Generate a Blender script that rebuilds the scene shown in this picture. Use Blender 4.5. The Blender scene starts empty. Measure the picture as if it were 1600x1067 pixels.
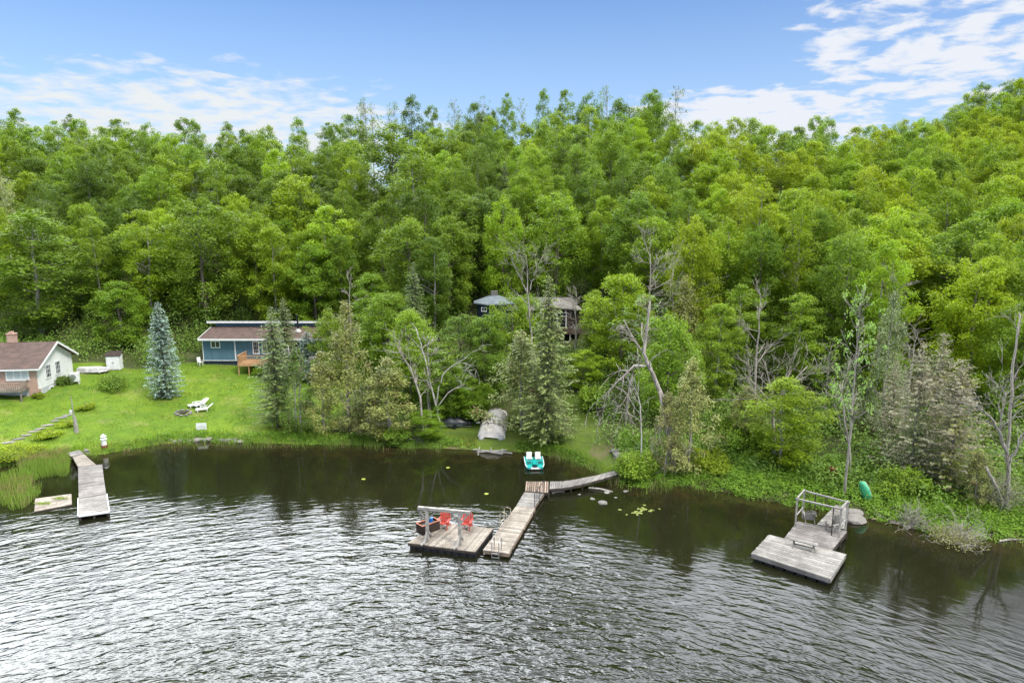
import bpy, math, random
import numpy as np
from mathutils import Vector, Matrix
R = math.radians
SC = bpy.context.scene
COL = SC.collection

# ------------------------------------------------------------------ camera, sky, sun, exposure
CAMH, PITCH, FPX = 19.5, R(10.0), 1067.0
cd = bpy.data.cameras.new('camera'); cam = bpy.data.objects.new('camera', cd); COL.objects.link(cam)
cam.location = (0, 0, CAMH); cam.rotation_euler = (R(90) - PITCH, 0, 0)
cd.sensor_width = 36; cd.lens = 24.0; cd.clip_end = 3000; cd.clip_start = 0.5
SC.camera = cam
SUN_EL, SUN_AZ = R(52), R(128)          # azimuth measured from +Y towards +X
sd = bpy.data.lights.new('sun', 'SUN'); sd.energy = 2.9; sd.angle = R(12); sd.color = (1.0, .95, .86)
sun = bpy.data.objects.new('sun', sd); COL.objects.link(sun)
_sv = Vector((math.sin(SUN_AZ)*math.cos(SUN_EL), math.cos(SUN_AZ)*math.cos(SUN_EL), math.sin(SUN_EL)))
sun.rotation_euler = _sv.to_track_quat('Z', 'Y').to_euler()
SC.view_settings.view_transform = 'Standard'; SC.view_settings.look = 'None'
SC.view_settings.exposure = 0.45; SC.view_settings.gamma = 1.0
SC.cycles.max_bounces = 6; SC.cycles.diffuse_bounces = 3; SC.cycles.glossy_bounces = 3
SC.cycles.transmission_bounces = 4; SC.cycles.transparent_max_bounces = 4
SC.cycles.use_denoising = True
SC.cycles.sample_clamp_indirect = 6

class NT:
    """small node-tree helper"""
    def __init__(s, tree): s.t = tree; s.n = tree.nodes; s.l = tree.links
    def new(s, typ, **kw):
        n = s.n.new(typ)
        for k, v in kw.items(): setattr(n, k, v)
        return n
    def link(s, a, b): s.l.new(a, b)
    def put(s, sock, v):
        if hasattr(v, 'links') or hasattr(v, 'is_output'): s.l.new(v, sock)
        else: sock.default_value = v
    def math(s, op, a, b=0.0, c=None, clamp=False):
        n = s.n.new('ShaderNodeMath'); n.operation = op; n.use_clamp = clamp
        s.put(n.inputs[0], a); s.put(n.inputs[1], b)
        if c is not None: s.put(n.inputs[2], c)
        return n.outputs[0]
    def mix(s, f, a, b, blend='MIX'):
        n = s.n.new('ShaderNodeMix'); n.data_type = 'RGBA'; n.blend_type = blend
        s.put(n.inputs[0], f)
        for i, v in ((6, a), (7, b)):
            if isinstance(v, (tuple, list)): v = (*v[:3], 1)
            s.put(n.inputs[i], v)
        return n.outputs[2]
    def ramp(s, f, lo, hi, a=0.0, b=1.0, smooth=True):
        n = s.n.new('ShaderNodeMapRange'); n.interpolation_type = 'SMOOTHSTEP' if smooth else 'LINEAR'
        s.put(n.inputs[0], f); s.put(n.inputs[1], lo); s.put(n.inputs[2], hi); s.put(n.inputs[3], a); s.put(n.inputs[4], b)
        return n.outputs[0]
    def noise(s, vec=None, scale=5.0, detail=3.0, rough=.55, dist=0.0):
        n = s.n.new('ShaderNodeTexNoise')
        n.inputs['Scale'].default_value = scale; n.inputs['Detail'].default_value = detail
        n.inputs['Roughness'].default_value = rough; n.inputs['Distortion'].default_value = dist
        if vec is not None: s.l.new(vec, n.inputs['Vector'])
        return n.outputs[0]

def make_world():
    w = bpy.data.worlds.new("World"); SC.world = w; w.use_nodes = True
    t = NT(w.node_tree); t.n.clear()
    out = t.new('ShaderNodeOutputWorld'); bg = t.new('ShaderNodeBackground')
    sky = t.new('ShaderNodeTexSky'); sky.sky_type = 'NISHITA'; sky.sun_disc = False
    sky.sun_elevation = SUN_EL; sky.sun_rotation = SUN_AZ
    sky.altitude = 300; sky.air_density = 1.0; sky.dust_density = 1.2; sky.ozone_density = 1.6
    tc = t.new('ShaderNodeTexCoord'); sx = t.new('ShaderNodeSeparateXYZ'); t.link(tc.outputs['Generated'], sx.inputs[0])
    x, y, z = sx.outputs
    el = t.math('ARCSINE', z); az = t.math('ARCTAN2', x, y)
    zz = t.math('ADD', t.math('MAXIMUM', z, 0.0), .12)
    cv = t.new('ShaderNodeCombineXYZ'); t.link(t.math('DIVIDE', x, zz), cv.inputs[0]); t.link(t.math('DIVIDE', y, zz), cv.inputs[1])
    n1 = t.noise(cv.outputs[0], 6.2, 5, .55, .25)
    n2 = t.noise(cv.outputs[0], .7, 4, .5, .2)
    def blob(a0, e0, wa, we):
        u = t.math('DIVIDE', t.math('SUBTRACT', az, R(a0)), R(wa)); v = t.math('DIVIDE', t.math('SUBTRACT', el, R(e0)), R(we))
        q = t.math('ADD', t.math('MULTIPLY', u, u), t.math('MULTIPLY', v, v))
        return t.ramp(q, 0.0, 1.0, 1.0, 0.0)
    m = t.math('MULTIPLY', blob(31, 13.0, 15.5, 8.5), .83)
    m = t.math('MAXIMUM', m, t.math('MULTIPLY', blob(-24, 5.5, 30, 8.5), .97))
    m = t.math('MAXIMUM', m, t.math('MULTIPLY', blob(17, 7.2, 15, 4.2), 1.0))
    m = t.math('MAXIMUM', m, t.math('MULTIPLY', t.ramp(el, R(17), R(25)), 1.0))
    # cover = noise threshold moved by the mask
    nn = t.math('ADD', t.math('MULTIPLY', n1, .75), t.math('MULTIPLY', n2, .25))
    thr = t.math('SUBTRACT', .76, t.math('MULTIPLY', m, .38))
    cover = t.ramp(nn, t.math('SUBTRACT', thr, .07), t.math('ADD', thr, t.ramp(az, R(0), R(18), .19, .08)))
    cover = t.math('MULTIPLY', cover, t.ramp(m, 0.0, .35))
    skyc = t.mix(t.ramp(el, R(2), R(21), .48, .0), t.mix(1.0, sky.outputs[0], (.90, 1.15, 1.47), 'MULTIPLY'), (5.1, 6.3, 7.7))
    # cloud luminance in the same units as the sky texture
    hi = t.math('MULTIPLY', t.math('MAXIMUM', blob(0, 44, 80, 24), t.ramp(el, R(36), R(65), 0, .4)), 50.0)
    glare = t.math('MULTIPLY', blob(-30, 35, 44, 17), 112.0)
    cl = t.math('ADD', t.math('ADD', 6.8, t.math('MULTIPLY', hi, t.ramp(n2, .3, .7, .6, 1.4))), glare)
    cc = t.new('ShaderNodeCombineXYZ')
    t.link(t.math('MULTIPLY', cl, .955), cc.inputs[0]); t.link(t.math('MULTIPLY', cl, 1.0), cc.inputs[1]); t.link(t.math('MULTIPLY', cl, t.ramp(az, R(-35), R(20), 1.02, 1.09)), cc.inputs[2])
    c = t.mix(cover, skyc, cc.outputs[0])
    t.link(c, bg.inputs[0]); bg.inputs[1].default_value = 0.095
    t.link(bg.outputs[0], out.inputs[0])
make_world()

# ------------------------------------------------------------------ geometry helpers
CP, SP = math.cos(PITCH), math.sin(PITCH)
def ray(px, py):
    u = (px-800)/FPX; v = (533.5-py)/FPX
    return Vector((u, CP + v*SP, -SP + v*CP))
def at(px, py, z=0.0):
    d = ray(px, py); t = (z-CAMH)/d.z
    return Vector((d.x*t, d.y*t, z))
def atY(px, py, Y):
    d = ray(px, py); t = Y/d.y
    return Vector((d.x*t, Y, CAMH + d.z*t))
def proj(p):
    x, y, z = p[0], p[1], p[2]-CAMH
    f = CP*y - SP*z; up = SP*y + CP*z
    return 800 + FPX*x/f, 533.5 - FPX*up/f, f

SHORE = [(-400,800),(-150,752),(-50,738),(0,727),(60,722),(105,714),(165,708),(200,702),(250,692),(310,689),(440,692),(560,694),(640,698),(700,700),(750,702),(800,704),(850,709),
         (885,716),(915,727),(937,737),(958,749),(1000,757),(1060,757),(1100,762),(1150,770),(1220,785),(1330,803),(1400,815),(1460,830),(1540,838),(1600,842),(1750,852),(2100,880)]
_S = np.array([tuple(at(x, y, 0))[:2] for x, y in SHORE])
_S = np.vstack([[-900, 30], [-250, 44], _S, [250, 40], [900, 30]])
_S = _S[np.argsort(_S[:, 0])]
def shoreY(X): return np.interp(X, _S[:, 0], _S[:, 1])
def sst(a, b, x):
    t = np.clip((np.asarray(x, float)-a)/(b-a), 0, 1); return t*t*(3-2*t)
def lerpx(X, xs, ys): return np.interp(X, xs, ys)
def hgt(X, Y):
    X = np.asarray(X, float); Y = np.asarray(Y, float)
    sy = shoreY(X); d = Y - sy
    bank = .32*sst(-.2, .9, d)
    Y1 = lerpx(X, [-60, -20, -12, 5, 30, 60], [84, 83, 66, 61, 62, 60])
    Y2 = lerpx(X, [60, 85, 125], [152, 158, 192])
    top = lerpx(X, [-120, -60, -10, 20, 60, 90, 125, 150], [28, 24.5, 26, 28, 25, 27, 43, 46])
    g = .125
    low = g*np.clip(np.minimum(Y, Y1) - sy, 0, None)
    base = g*np.clip(Y1-sy, 0, None)
    t = np.clip((Y-Y1)/(Y2-Y1), 0, 1)
    hill = (top-base)*(t*(1+.18*np.sin(math.pi*t)))
    und = .35*np.sin(X*.13+1.2)*np.cos(Y*.11)*sst(4, 20, d) + .12*np.sin(X*.6+Y*.35)*sst(2, 8, d)*.5
    under = np.clip(d*.14, -3.2, 0)
    return np.where(d > -.2, bank + low + hill + und*np.where(Y > Y1-6, 1, .35), under)
def H(x, y): return float(hgt(x, y))
def ground(px, py):
    d = ray(px, py); t = 20.0
    while t < 400:
        if CAMH + d.z*t < H(d.x*t, d.y*t): break
        t += .15
    return Vector((d.x*t, d.y*t, H(d.x*t, d.y*t)))

# ------------------------------------------------------------------ materials
def mat(name, col, rough=.7, noise=None, bump=None, spec=.3, metal=0.0, tone=0.0, col2=None, tscale=1.0, stretch=None, rnd=0):
    m = bpy.data.materials.new(name); m.use_nodes = True
    t = NT(m.node_tree); b = t.n['Principled BSDF']
    b.inputs['Roughness'].default_value = rough; b.inputs['Specular IOR Level'].default_value = spec; b.inputs['Metallic'].default_value = metal
    tc = t.new('ShaderNodeTexCoord'); vec = tc.outputs['Object']
    if stretch:
        mp = t.new('ShaderNodeMapping'); mp.inputs['Scale'].default_value = stretch; t.link(vec, mp.inputs[0]); vec = mp.outputs[0]
    c = None
    c2 = col2 or tuple(v*.55 for v in col)
    n = t.noise(vec, noise or 3.0, 5, .62)
    c = t.mix(t.ramp(n, .35, .68), c2, col)
    n3 = t.noise(vec, (noise or 3.0)*5.3, 3, .6)
    c = t.mix(t.ramp(n3, .3, .7, 0, .3), c, tuple(v*.5 for v in c2))
    if tone:
        a = t.new('ShaderNodeAttribute'); a.attribute_name = 'tone'
        k = t.math('ADD', 1-tone*.5, t.math('MULTIPLY', a.outputs['Fac'], tone))
        mm = t.new('ShaderNodeVectorMath'); mm.operation = 'SCALE'; t.link(c, mm.inputs[0]); t.link(k, mm.inputs['Scale']); c = mm.outputs[0]
    t.link(c, b.inputs['Base Color'])
    if bump:
        bp = t.new('ShaderNodeBump'); bp.inputs['Strength'].default_value = bump; bp.inputs['Distance'].default_value = .03
        t.link(n3, bp.inputs['Height']); t.link(bp.outputs[0], b.inputs['Normal'])
    return m

def leaf_mat(name, browning=0.0, brown=(.2, .15, .07), trans=.3, vary=.35, patch=0.0):
    """foliage: takes its hue from the object's own colour, mottled by noise"""
    m = bpy.data.materials.new(name); m.use_nodes = True
    t = NT(m.node_tree); b = t.n['Principled BSDF']; out = t.n['Material Output']
    oi = t.new('ShaderNodeObjectInfo'); tc = t.new('ShaderNodeTexCoord')
    a = t.new('ShaderNodeAttribute'); a.attribute_name = 'tone'
    n = t.noise(tc.outputs['Object'], .55, 3, .6)
    c = t.mix(t.ramp(n, .35, .65, 0, .5), oi.outputs['Color'], t.mix(1, oi.outputs['Color'], (.78, .88, .9), 'MULTIPLY'))
    if patch:
        c = t.mix(t.ramp(t.noise(tc.outputs['Object'], .16, 4, .65), .45, .62, 0, patch), c, (.24, .26, .05))
        c = t.mix(t.ramp(t.noise(tc.outputs['Object'], .5, 4, .7), .50, .66, 0, patch), c, (.075, .15, .018))
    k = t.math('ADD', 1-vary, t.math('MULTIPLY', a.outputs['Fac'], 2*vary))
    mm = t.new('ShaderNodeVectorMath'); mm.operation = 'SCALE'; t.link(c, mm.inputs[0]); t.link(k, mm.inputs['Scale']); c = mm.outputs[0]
    if browning:
        nb = t.noise(tc.outputs['Object'], .42, 4, .65)
        c = t.mix(t.ramp(t.math('ADD', nb, t.math('MULTIPLY', a.outputs['Fac'], .12)), .72-browning*.3, .80-browning*.3), c, brown)
    t.link(c, b.inputs['Base Color']); b.inputs['Roughness'].default_value = .55; b.inputs['Specular IOR Level'].default_value = .25
    tr = t.new('ShaderNodeBsdfTranslucent'); t.link(t.mix(1, c, (1.25, 1.2, .5), 'MULTIPLY'), tr.inputs[0])
    ms = t.new('ShaderNodeMixShader'); ms.inputs[0].default_value = trans
    t.link(b.outputs[0], ms.inputs[1]); t.link(tr.outputs[0], ms.inputs[2]); t.link(ms.outputs[0], out.inputs[0])
    return m

M = {}
M['leaf'] = leaf_mat('leaf', trans=.45, vary=.28)
M['cedar'] = leaf_mat('cedar_foliage', browning=.35, brown=(.19, .14, .055), trans=.15)
M['ragged'] = leaf_mat('ragged_cedar_foliage', browning=.75, brown=(.29, .27, .18), trans=.2)
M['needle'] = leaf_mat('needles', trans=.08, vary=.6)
M['plant'] = leaf_mat('plant', trans=.35, vary=.45)
M['reed'] = leaf_mat('reed', browning=.42, brown=(.28, .24, .12), trans=.3)
M['bark'] = mat('bark', (.20, .17, .14), .9, 2.5, .6, stretch=(3, 3, .6))
M['pale_bark'] = mat('pale_bark', (.42, .39, .34), .85, 2.5, .4, col2=(.2, .18, .15), stretch=(3, 3, .8))
M['birch_bark'] = mat('birch_bark', (.58, .56, .51), .7, 2.0, .3, col2=(.35, .32, .28), stretch=(1, 1, 4))
M['dead_bark'] = mat('dead_bark', (.45, .41, .36), .9, 2.0, .4, col2=(.24, .21, .18), stretch=(3, 3, .8))
M['brown_bark'] = mat('brown_dead_bark', (.34, .25, .18), .9, 2.0, .4, stretch=(3, 3, .8))
M['deck_grey'] = mat('grey_deck_boards', (.285, .268, .24), .8, 1.3, .4, tone=.5, col2=(.165, .152, .136))
M['deck_warm'] = mat('warm_deck_boards', (.325, .285, .235), .8, 1.3, .4, tone=.5, col2=(.19, .16, .128))
M['deck_brown'] = mat('brown_deck_boards', (.27, .2, .15), .8, 1.3, .4, tone=.6, col2=(.15, .11, .08))
M['deck_mid'] = mat('mid_grey_deck_boards', (.26, .238, .218), .8, 1.0, .4, tone=.5, col2=(.14, .126, .115))
M['dark_wood'] = mat('dark_wet_wood', (.07, .055, .045), .6, 2, .3)
M['float_black'] = mat('black_float', (.012, .012, .014), .45, 4, .3, spec=.5)
M['grey_wood'] = mat('grey_timber', (.37, .35, .32), .8, 3, .3, col2=(.22, .205, .185))
M['red_paint'] = mat('red_paint', (.5, .055, .035), .6, 5, col2=(.38, .05, .035))
M['cedar_wood'] = mat('new_cedar_boards', (.52, .31, .16), .7, 2, tone=.3, col2=(.42, .24, .12))
M['steel'] = mat('galvanised_steel', (.6, .6, .6), .35, 5, metal=.8)
M['black_iron'] = mat('black_iron', (.02, .022, .03), .5, 5)
M['teal'] = mat('teal_plastic', (.0, .34, .30), .35, 6, col2=(.0, .28, .25), spec=.5)
M['white_plastic'] = mat('white_plastic', (.8, .8, .78), .4, 6, col2=(.66, .66, .64), spec=.5)
M['black_plastic'] = mat('black_plastic', (.012, .014, .018), .35, 3, spec=.5)
M['tarp'] = mat('beige_tarp', (.88, .80, .72), .8, 1.5, .3, col2=(.76, .68, .6))
M['aluminium'] = mat('dull_aluminium', (.62, .61, .59), .45, 3, metal=.1)
M['canoe_green'] = mat('green_hull', (.06, .42, .2), .4, 4, col2=(.05, .34, .17), spec=.5)
M['canoe_trim'] = mat('pale_gunwale', (.6, .52, .4), .5, 4)
M['rust'] = mat('rusty_steel', (.22, .05, .035), .8, 6)
M['white_siding'] = mat('white_siding', (.78, .78, .77), .6, 2, col2=(.7, .7, .69))
M['foundation'] = mat('painted_block', (.55, .56, .57), .8, 2, .3, col2=(.42, .43, .44))
M['white_trim'] = mat('white_trim', (.8, .8, .79), .5, 4, col2=(.7, .7, .7))
M['blue_siding'] = mat('blue_siding', (.095, .185, .245), .65, 1.2, tone=.18, col2=(.08, .155, .205), stretch=(4, 4, .5))
M['blue_dark'] = mat('navy_skirting', (.03, .045, .07), .7, 3)
M['shingle_brown'] = mat('brown_shingle', (.14, .092, .075), .9, 1.6, .8, tone=.35, col2=(.085, .06, .05))
M['shingle_grey'] = mat('weathered_shingle', (.20, .185, .17), .9, 2.0, .8, tone=.3, col2=(.11, .10, .09))
M['roof_pale'] = mat('pale_weathered_shingle', (.24, .225, .205), .9, 2.0, .8, tone=.3, col2=(.2, .185, .17))
M['roof_blue'] = mat('grey_blue_shingle', (.22, .25, .27), .9, 2.0, .8, tone=.3, col2=(.14, .165, .18))
M['log_dark'] = mat('dark_brown_boards', (.055, .037, .028), .8, 2, .4, tone=.4)
M['log_mid'] = mat('brown_boards', (.12, .09, .07), .8, 2, .4)
M['stone'] = mat('stone', (.19, .18, .16), .9, 2.2, .7, tone=.5, col2=(.2, .185, .165))
M['grass_blade'] = leaf_mat('grass_blade', trans=.3, vary=.3, patch=.8)
M['dark_inside'] = mat('dark_interior', (.02, .02, .02), .4, 4)  # near-black, paints the unlit inside of the cottage porch
M['blue_plastic'] = mat('blue_plastic', (.03, .22, .6), .4, 4)

def glass_mat(name, col):
    m = bpy.data.materials.new(name); m.use_nodes = True; b = m.node_tree.nodes['Principled BSDF']
    b.inputs['Base Color'].default_value = (*col, 1); b.inputs['Roughness'].default_value = .06; b.inputs['Specular IOR Level'].default_value = .7
    return m
M['glass'] = glass_mat('window_glass', (.03, .04, .045))
M['curtain'] = glass_mat('curtained_glass', (.5, .55, .54))

def brick_mat():
    m = bpy.data.materials.new('brick'); m.use_nodes = True; t = NT(m.node_tree); b = t.n['Principled BSDF']
    tc = t.new('ShaderNodeTexCoord'); sp = t.new('ShaderNodeSeparateXYZ'); t.link(tc.outputs['Object'], sp.inputs[0])
    cb = t.new('ShaderNodeCombineXYZ'); t.link(t.math('ADD', sp.outputs[0], sp.outputs[1]), cb.inputs[0]); t.link(sp.outputs[2], cb.inputs[1])
    br = t.new('ShaderNodeTexBrick'); t.link(cb.outputs[0], br.inputs['Vector'])
    br.inputs['Scale'].default_value = 1; br.inputs['Brick Width'].default_value = .26; br.inputs['Row Height'].default_value = .09
    br.inputs['Mortar Size'].default_value = .012
    br.inputs['Color1'].default_value = (.42, .22, .15, 1); br.inputs['Color2'].default_value = (.3, .15, .105, 1); br.inputs['Mortar'].default_value = (.45, .40, .35, 1)
    n = t.noise(tc.outputs['Object'], 1.3, 4)
    t.link(t.mix(t.ramp(n, .35, .65, 0, .45), br.outputs[0], (.48, .33, .25)), b.inputs['Base Color']); b.inputs['Roughness'].default_value = .9
    return m
M['brick'] = brick_mat()

def ground_mat():
    m = bpy.data.materials.new('ground'); m.use_nodes = True; t = NT(m.node_tree); b = t.n['Principled BSDF']
    tc = t.new('ShaderNodeTexCoord'); a = t.new('ShaderNodeAttribute'); a.attribute_name = 'lawn'
    P = tc.outputs['Object']
    n1 = t.noise(P, .12, 5, .6); n2 = t.noise(P, 1.1, 5, .7); n3 = t.noise(P, 7, 3, .7)
    g = t.mix(t.ramp(n1, .35, .65), (.085, .15, .014), (.13, .195, .016))
    g = t.mix(t.ramp(n2, .4, .7, 0, .8), g, (.045, .105, .014))
    g = t.mix(t.ramp(n3, .35, .7, 0, .4), g, (.15, .235, .026))
    g = t.mix(t.ramp(t.noise(P, .35, 4, .7), .52, .66, 0, .6), g, (.19, .20, .055))
    f = t.mix(t.ramp(n2, .35, .65), (.045, .06, .018), (.085, .075, .04))
    f = t.mix(t.ramp(n3, .4, .7, 0, .6), f, (.05, .09, .02))
    c = t.mix(t.ramp(a.outputs['Fac'], .25, .75), f, g)
    d = t.new('ShaderNodeAttribute'); d.attribute_name = 'dirt'
    c = t.mix(t.ramp(t.math('ADD', d.outputs['Fac'], t.math('MULTIPLY', t.math('SUBTRACT', n2, .5), .9)), .4, .8, 0, .8), c, (.17, .12, .08))
    t.link(c, b.inputs['Base Color']); b.inputs['Roughness'].default_value = .95; b.inputs['Specular IOR Level'].default_value = .1
    bp = t.new('ShaderNodeBump'); bp.inputs['Strength'].default_value = .7; bp.inputs['Distance'].default_value = .12
    t.link(t.math('ADD', n2, t.math('MULTIPLY', n3, .5)), bp.inputs['Height']); t.link(bp.outputs[0], b.inputs['Normal'])
    return m
M['ground'] = ground_mat()

def water_mat():
    m = bpy.data.materials.new('lake_water'); m.use_nodes = True; t = NT(m.node_tree); t.n.clear()
    out = t.new('ShaderNodeOutputMaterial')
    g = t.new('ShaderNodeNewGeometry'); sx = t.new('ShaderNodeSeparateXYZ'); t.link(g.outputs['Position'], sx.inputs[0])
    X = t.math('ADD', sx.outputs[0], 6.0); Y = t.math('ADD', sx.outputs[1], 5.0)
    r = t.math('SQRT', t.math('ADD', t.math('MULTIPLY', X, X), t.math('MULTIPLY', Y, Y)))
    th = t.math('ARCTAN2', X, Y)
    def pol(kr, kt, off=0.0):
        c = t.new('ShaderNodeCombineXYZ'); t.link(t.math('MULTIPLY', r, kr), c.inputs[0]); t.link(t.math('MULTIPLY', th, kt), c.inputs[1]); c.inputs[2].default_value = off
        return c.outputs[0]
    P = g.outputs['Position']
    w1 = t.noise(pol(2.3, 34.0), 1.0, 2.2, .5, .6)        # main ripples, about 0.7 m apart
    w2 = t.noise(pol(5.2, 80.0, 3.0), 1.0, 2, .5, .3)      # small ripples on top
    w3 = t.noise(pol(.8, 10.0, 7.0), 1.0, 2, .5)
    off = t.new('ShaderNodeAttribute'); off.attribute_name = 'offshore'
    o = off.outputs['Fac']
    patch = t.noise(P, .045, 2, .5)
    amp = t.math('MULTIPLY', t.math('MULTIPLY', t.ramp(o, 9, 25, .05, 1.45), t.ramp(X, -20, 12, .5, 1.0)), t.ramp(patch, .35, .7, .5, 1.15))
    hgt_ = t.math('ADD', t.math('ADD', t.math('MULTIPLY', w1, 1.0), t.math('MULTIPLY', w2, .22)), t.math('MULTIPLY', w3, .8))
    bp = t.new('ShaderNodeBump'); bp.inputs['Distance'].default_value = .15; t.link(hgt_, bp.inputs['Height']); t.link(amp, bp.inputs['Strength'])
    dcol = t.mix(t.ramp(o, .2, 4.0), (.020, .017, .007), (.009, .0095, .004))
    sh = t.noise(P, .7, 4, .6)
    dcol = t.mix(t.math('MULTIPLY', t.ramp(sh, .45, .7), t.ramp(o, 6, .5)), dcol, (.026, .019, .007))
    df = t.new('ShaderNodeBsdfDiffuse'); t.link(dcol, df.inputs[0])
    gl = t.new('ShaderNodeBsdfGlossy'); gl.inputs['Roughness'].default_value = .05; gl.inputs['Color'].default_value = (1, 1, 1, 1)
    t.link(bp.outputs[0], gl.inputs['Normal']); t.link(bp.outputs[0], df.inputs['Normal'])
    fr = t.new('ShaderNodeFresnel'); fr.inputs['IOR'].default_value = 1.42; t.link(bp.outputs[0], fr.inputs['Normal'])
    ms = t.new('ShaderNodeMixShader'); t.link(fr.outputs[0], ms.inputs[0]); t.link(df.outputs[0], ms.inputs[1]); t.link(gl.outputs[0], ms.inputs[2])
    t.link(ms.outputs[0], out.inputs[0])
    return m
M['water'] = water_mat()

# ------------------------------------------------------------------ object helpers
def tag(o, label=None, cat=None, group=None, kind=None):
    if label: o['label'] = label
    if cat: o['category'] = cat
    if group: o['group'] = group
    if kind: o['kind'] = kind
    return o
def empty(name, loc, label, cat, group=None, rz=0.0):
    o = bpy.data.objects.new(name, None); COL.objects.link(o); o.location = loc; o.rotation_euler = (0, 0, rz)
    o.empty_display_size = .3
    return tag(o, label, cat, group)
def link(name, me, parent=None, color=None):
    o = bpy.data.objects.new(name, me); COL.objects.link(o)
    if parent is not None: o.parent = parent
    if color is not None: o.color = (*color, 1)
    return o
def copy_tree(o, parent=None):
    c = o.copy(); COL.objects.link(c)
    if parent is not None: c.parent = parent
    for ch in list(o.children): copy_tree(ch, c)
    return c

class MB:
    def __init__(s): s.v = []; s.f = []; s.t = []
    def add(s, vs, fs, tone=.5):
        b = len(s.v); s.v += [tuple(v) for v in vs]; s.f += [tuple(i+b for i in f) for f in fs]; s.t += [tone]*len(fs); return s
    def box(s, c, d, rz=0.0, tone=.5, rx=0.0, ry=0.0):
        hx, hy, hz = d[0]/2, d[1]/2, d[2]/2
        m = Matrix.Rotation(rz, 3, 'Z') @ Matrix.Rotation(ry, 3, 'Y') @ Matrix.Rotation(rx, 3, 'X')
        vs = [m @ Vector((x*hx, y*hy, z*hz)) + Vector(c) for z in (-1, 1) for x, y in ((-1, -1), (1, -1), (1, 1), (-1, 1))]
        return s.add(vs, [(3, 2, 1, 0), (4, 5, 6, 7), (0, 1, 5, 4), (1, 2, 6, 5), (2, 3, 7, 6), (3, 0, 4, 7)], tone)
    def prism(s, pts, z0, z1, tone=.5):
        """pts: horizontal polygon (x, y) counter-clockwise"""
        n = len(pts)
        vs = [(p[0], p[1], z0) for p in pts] + [(p[0], p[1], z1) for p in pts]
        fs = [tuple(range(n))[::-1], tuple(range(n, 2*n))] + [(i, (i+1) % n, n+(i+1) % n, n+i) for i in range(n)]
        return s.add(vs, fs, tone)
    def slab(s, pts, thick, tone=.5):
        """pts: planar 3-D polygon, thickened along its normal (downwards for a roof)"""
        P = [Vector(p) for p in pts]; n = (P[1]-P[0]).cross(P[2]-P[0]).normalized(); k = len(P)
        vs = P + [p - n*thick for p in P]
        fs = [tuple(range(k)), tuple(range(k, 2*k))[::-1]] + [(i+k, (i+1) % k+k, (i+1) % k, i) for i in range(k)]
        return s.add(vs, fs, tone)
    def bar(s, a, b, w, h=None, tone=.5):
        a, b = Vector(a), Vector(b); h = h or w; d = (b-a)
        L = d.length; q = d.to_track_quat('X', 'Z').to_matrix()
        vs = [a + q @ Vector((x*L, y*w/2, z*h/2)) for z in (-1, 1) for x, y in ((0, -1), (1, -1), (1, 1), (0, 1))]
        return s.add(vs, [(3, 2, 1, 0), (4, 5, 6, 7), (0, 1, 5, 4), (1, 2, 6, 5), (2, 3, 7, 6), (3, 0, 4, 7)], tone)
    def tube(s, pts, rad, n=6, tone=.5):
        P = [Vector(p) for p in pts]; k = len(P)
        if not hasattr(rad, '__len__'): rad = [rad]*k
        ref = Vector((0, 0, 1)); vs = []
        for i in range(k):
            d = (P[min(i+1, k-1)]-P[max(i-1, 0)]).normalized()
            r0 = ref if abs(d.dot(ref)) < .95 else Vector((1, 0, 0))
            u = d.cross(r0).normalized(); w = u.cross(d)
            for j in range(n):
                a = 2*math.pi*j/n; vs.append(P[i] + (u*math.cos(a)+w*math.sin(a))*rad[i])
        fs = [(i*n+j, (i+1)*n+j, (i+1)*n+(j+1) % n, i*n+(j+1) % n) for i in range(k-1) for j in range(n)]
        fs += [tuple(range(n)), tuple(range((k-1)*n, k*n))[::-1]]
        return s.add(vs, fs, tone)
    def mesh(s, name, m, off=(0, 0, 0), smooth=False):
        me = bpy.data.meshes.new(name)
        me.from_pydata([(v[0]-off[0], v[1]-off[1], v[2]-off[2]) for v in s.v], [], s.f)
        at_ = me.attributes.new('tone', 'FLOAT', 'FACE'); at_.data.foreach_set('value', s.t)
        me.materials.append(m)
        if smooth: me.polygons.foreach_set('use_smooth', [True]*len(me.polygons))
        me.update(); return me
    def build(s, name, m, parent=None, local=False, smooth=False, bevel=0.0):
        """world-space vertices unless local; the object's origin sits at its parent's"""
        if parent is None:
            off = np.array(s.v).mean(0); off[2] = min(v[2] for v in s.v); off = tuple(off)
            o = link(name, s.mesh(name, m, off, smooth)); o.location = off
        else:
            off = (0, 0, 0) if local else tuple(parent.matrix_world.translation if parent.parent else parent.location)
            if not local and parent.parent: off = tuple(Vector(parent.location)+Vector(parent.parent.location))
            o = link(name, s.mesh(name, m, off, smooth), parent)
        if bevel:
            b = o.modifiers.new('bevel', 'BEVEL'); b.width = bevel; b.segments = 2; b.limit_method = 'ANGLE'
        return o

def npmesh(name, V, F, m, tone=None, smooth=False):
    """V (n,3), F (k,4) quads"""
    me = bpy.data.meshes.new(name); n = len(V); k = len(F)
    me.vertices.add(n); me.vertices.foreach_set('co', np.asarray(V, np.float32).ravel())
    me.loops.add(k*4); me.loops.foreach_set('vertex_index', np.asarray(F, np.int32).ravel())
    me.polygons.add(k); me.polygons.foreach_set('loop_start', np.arange(0, 4*k, 4, dtype=np.int32)); me.polygons.foreach_set('loop_total', np.full(k, 4, np.int32))
    if tone is not None:
        a = me.attributes.new('tone', 'FLOAT', 'FACE'); a.data.foreach_set('value', np.asarray(tone, np.float32))
    if smooth: me.polygons.foreach_set('use_smooth', np.ones(k, bool))
    me.materials.append(m); me.update(calc_edges=True); me.validate(); return me

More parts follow.
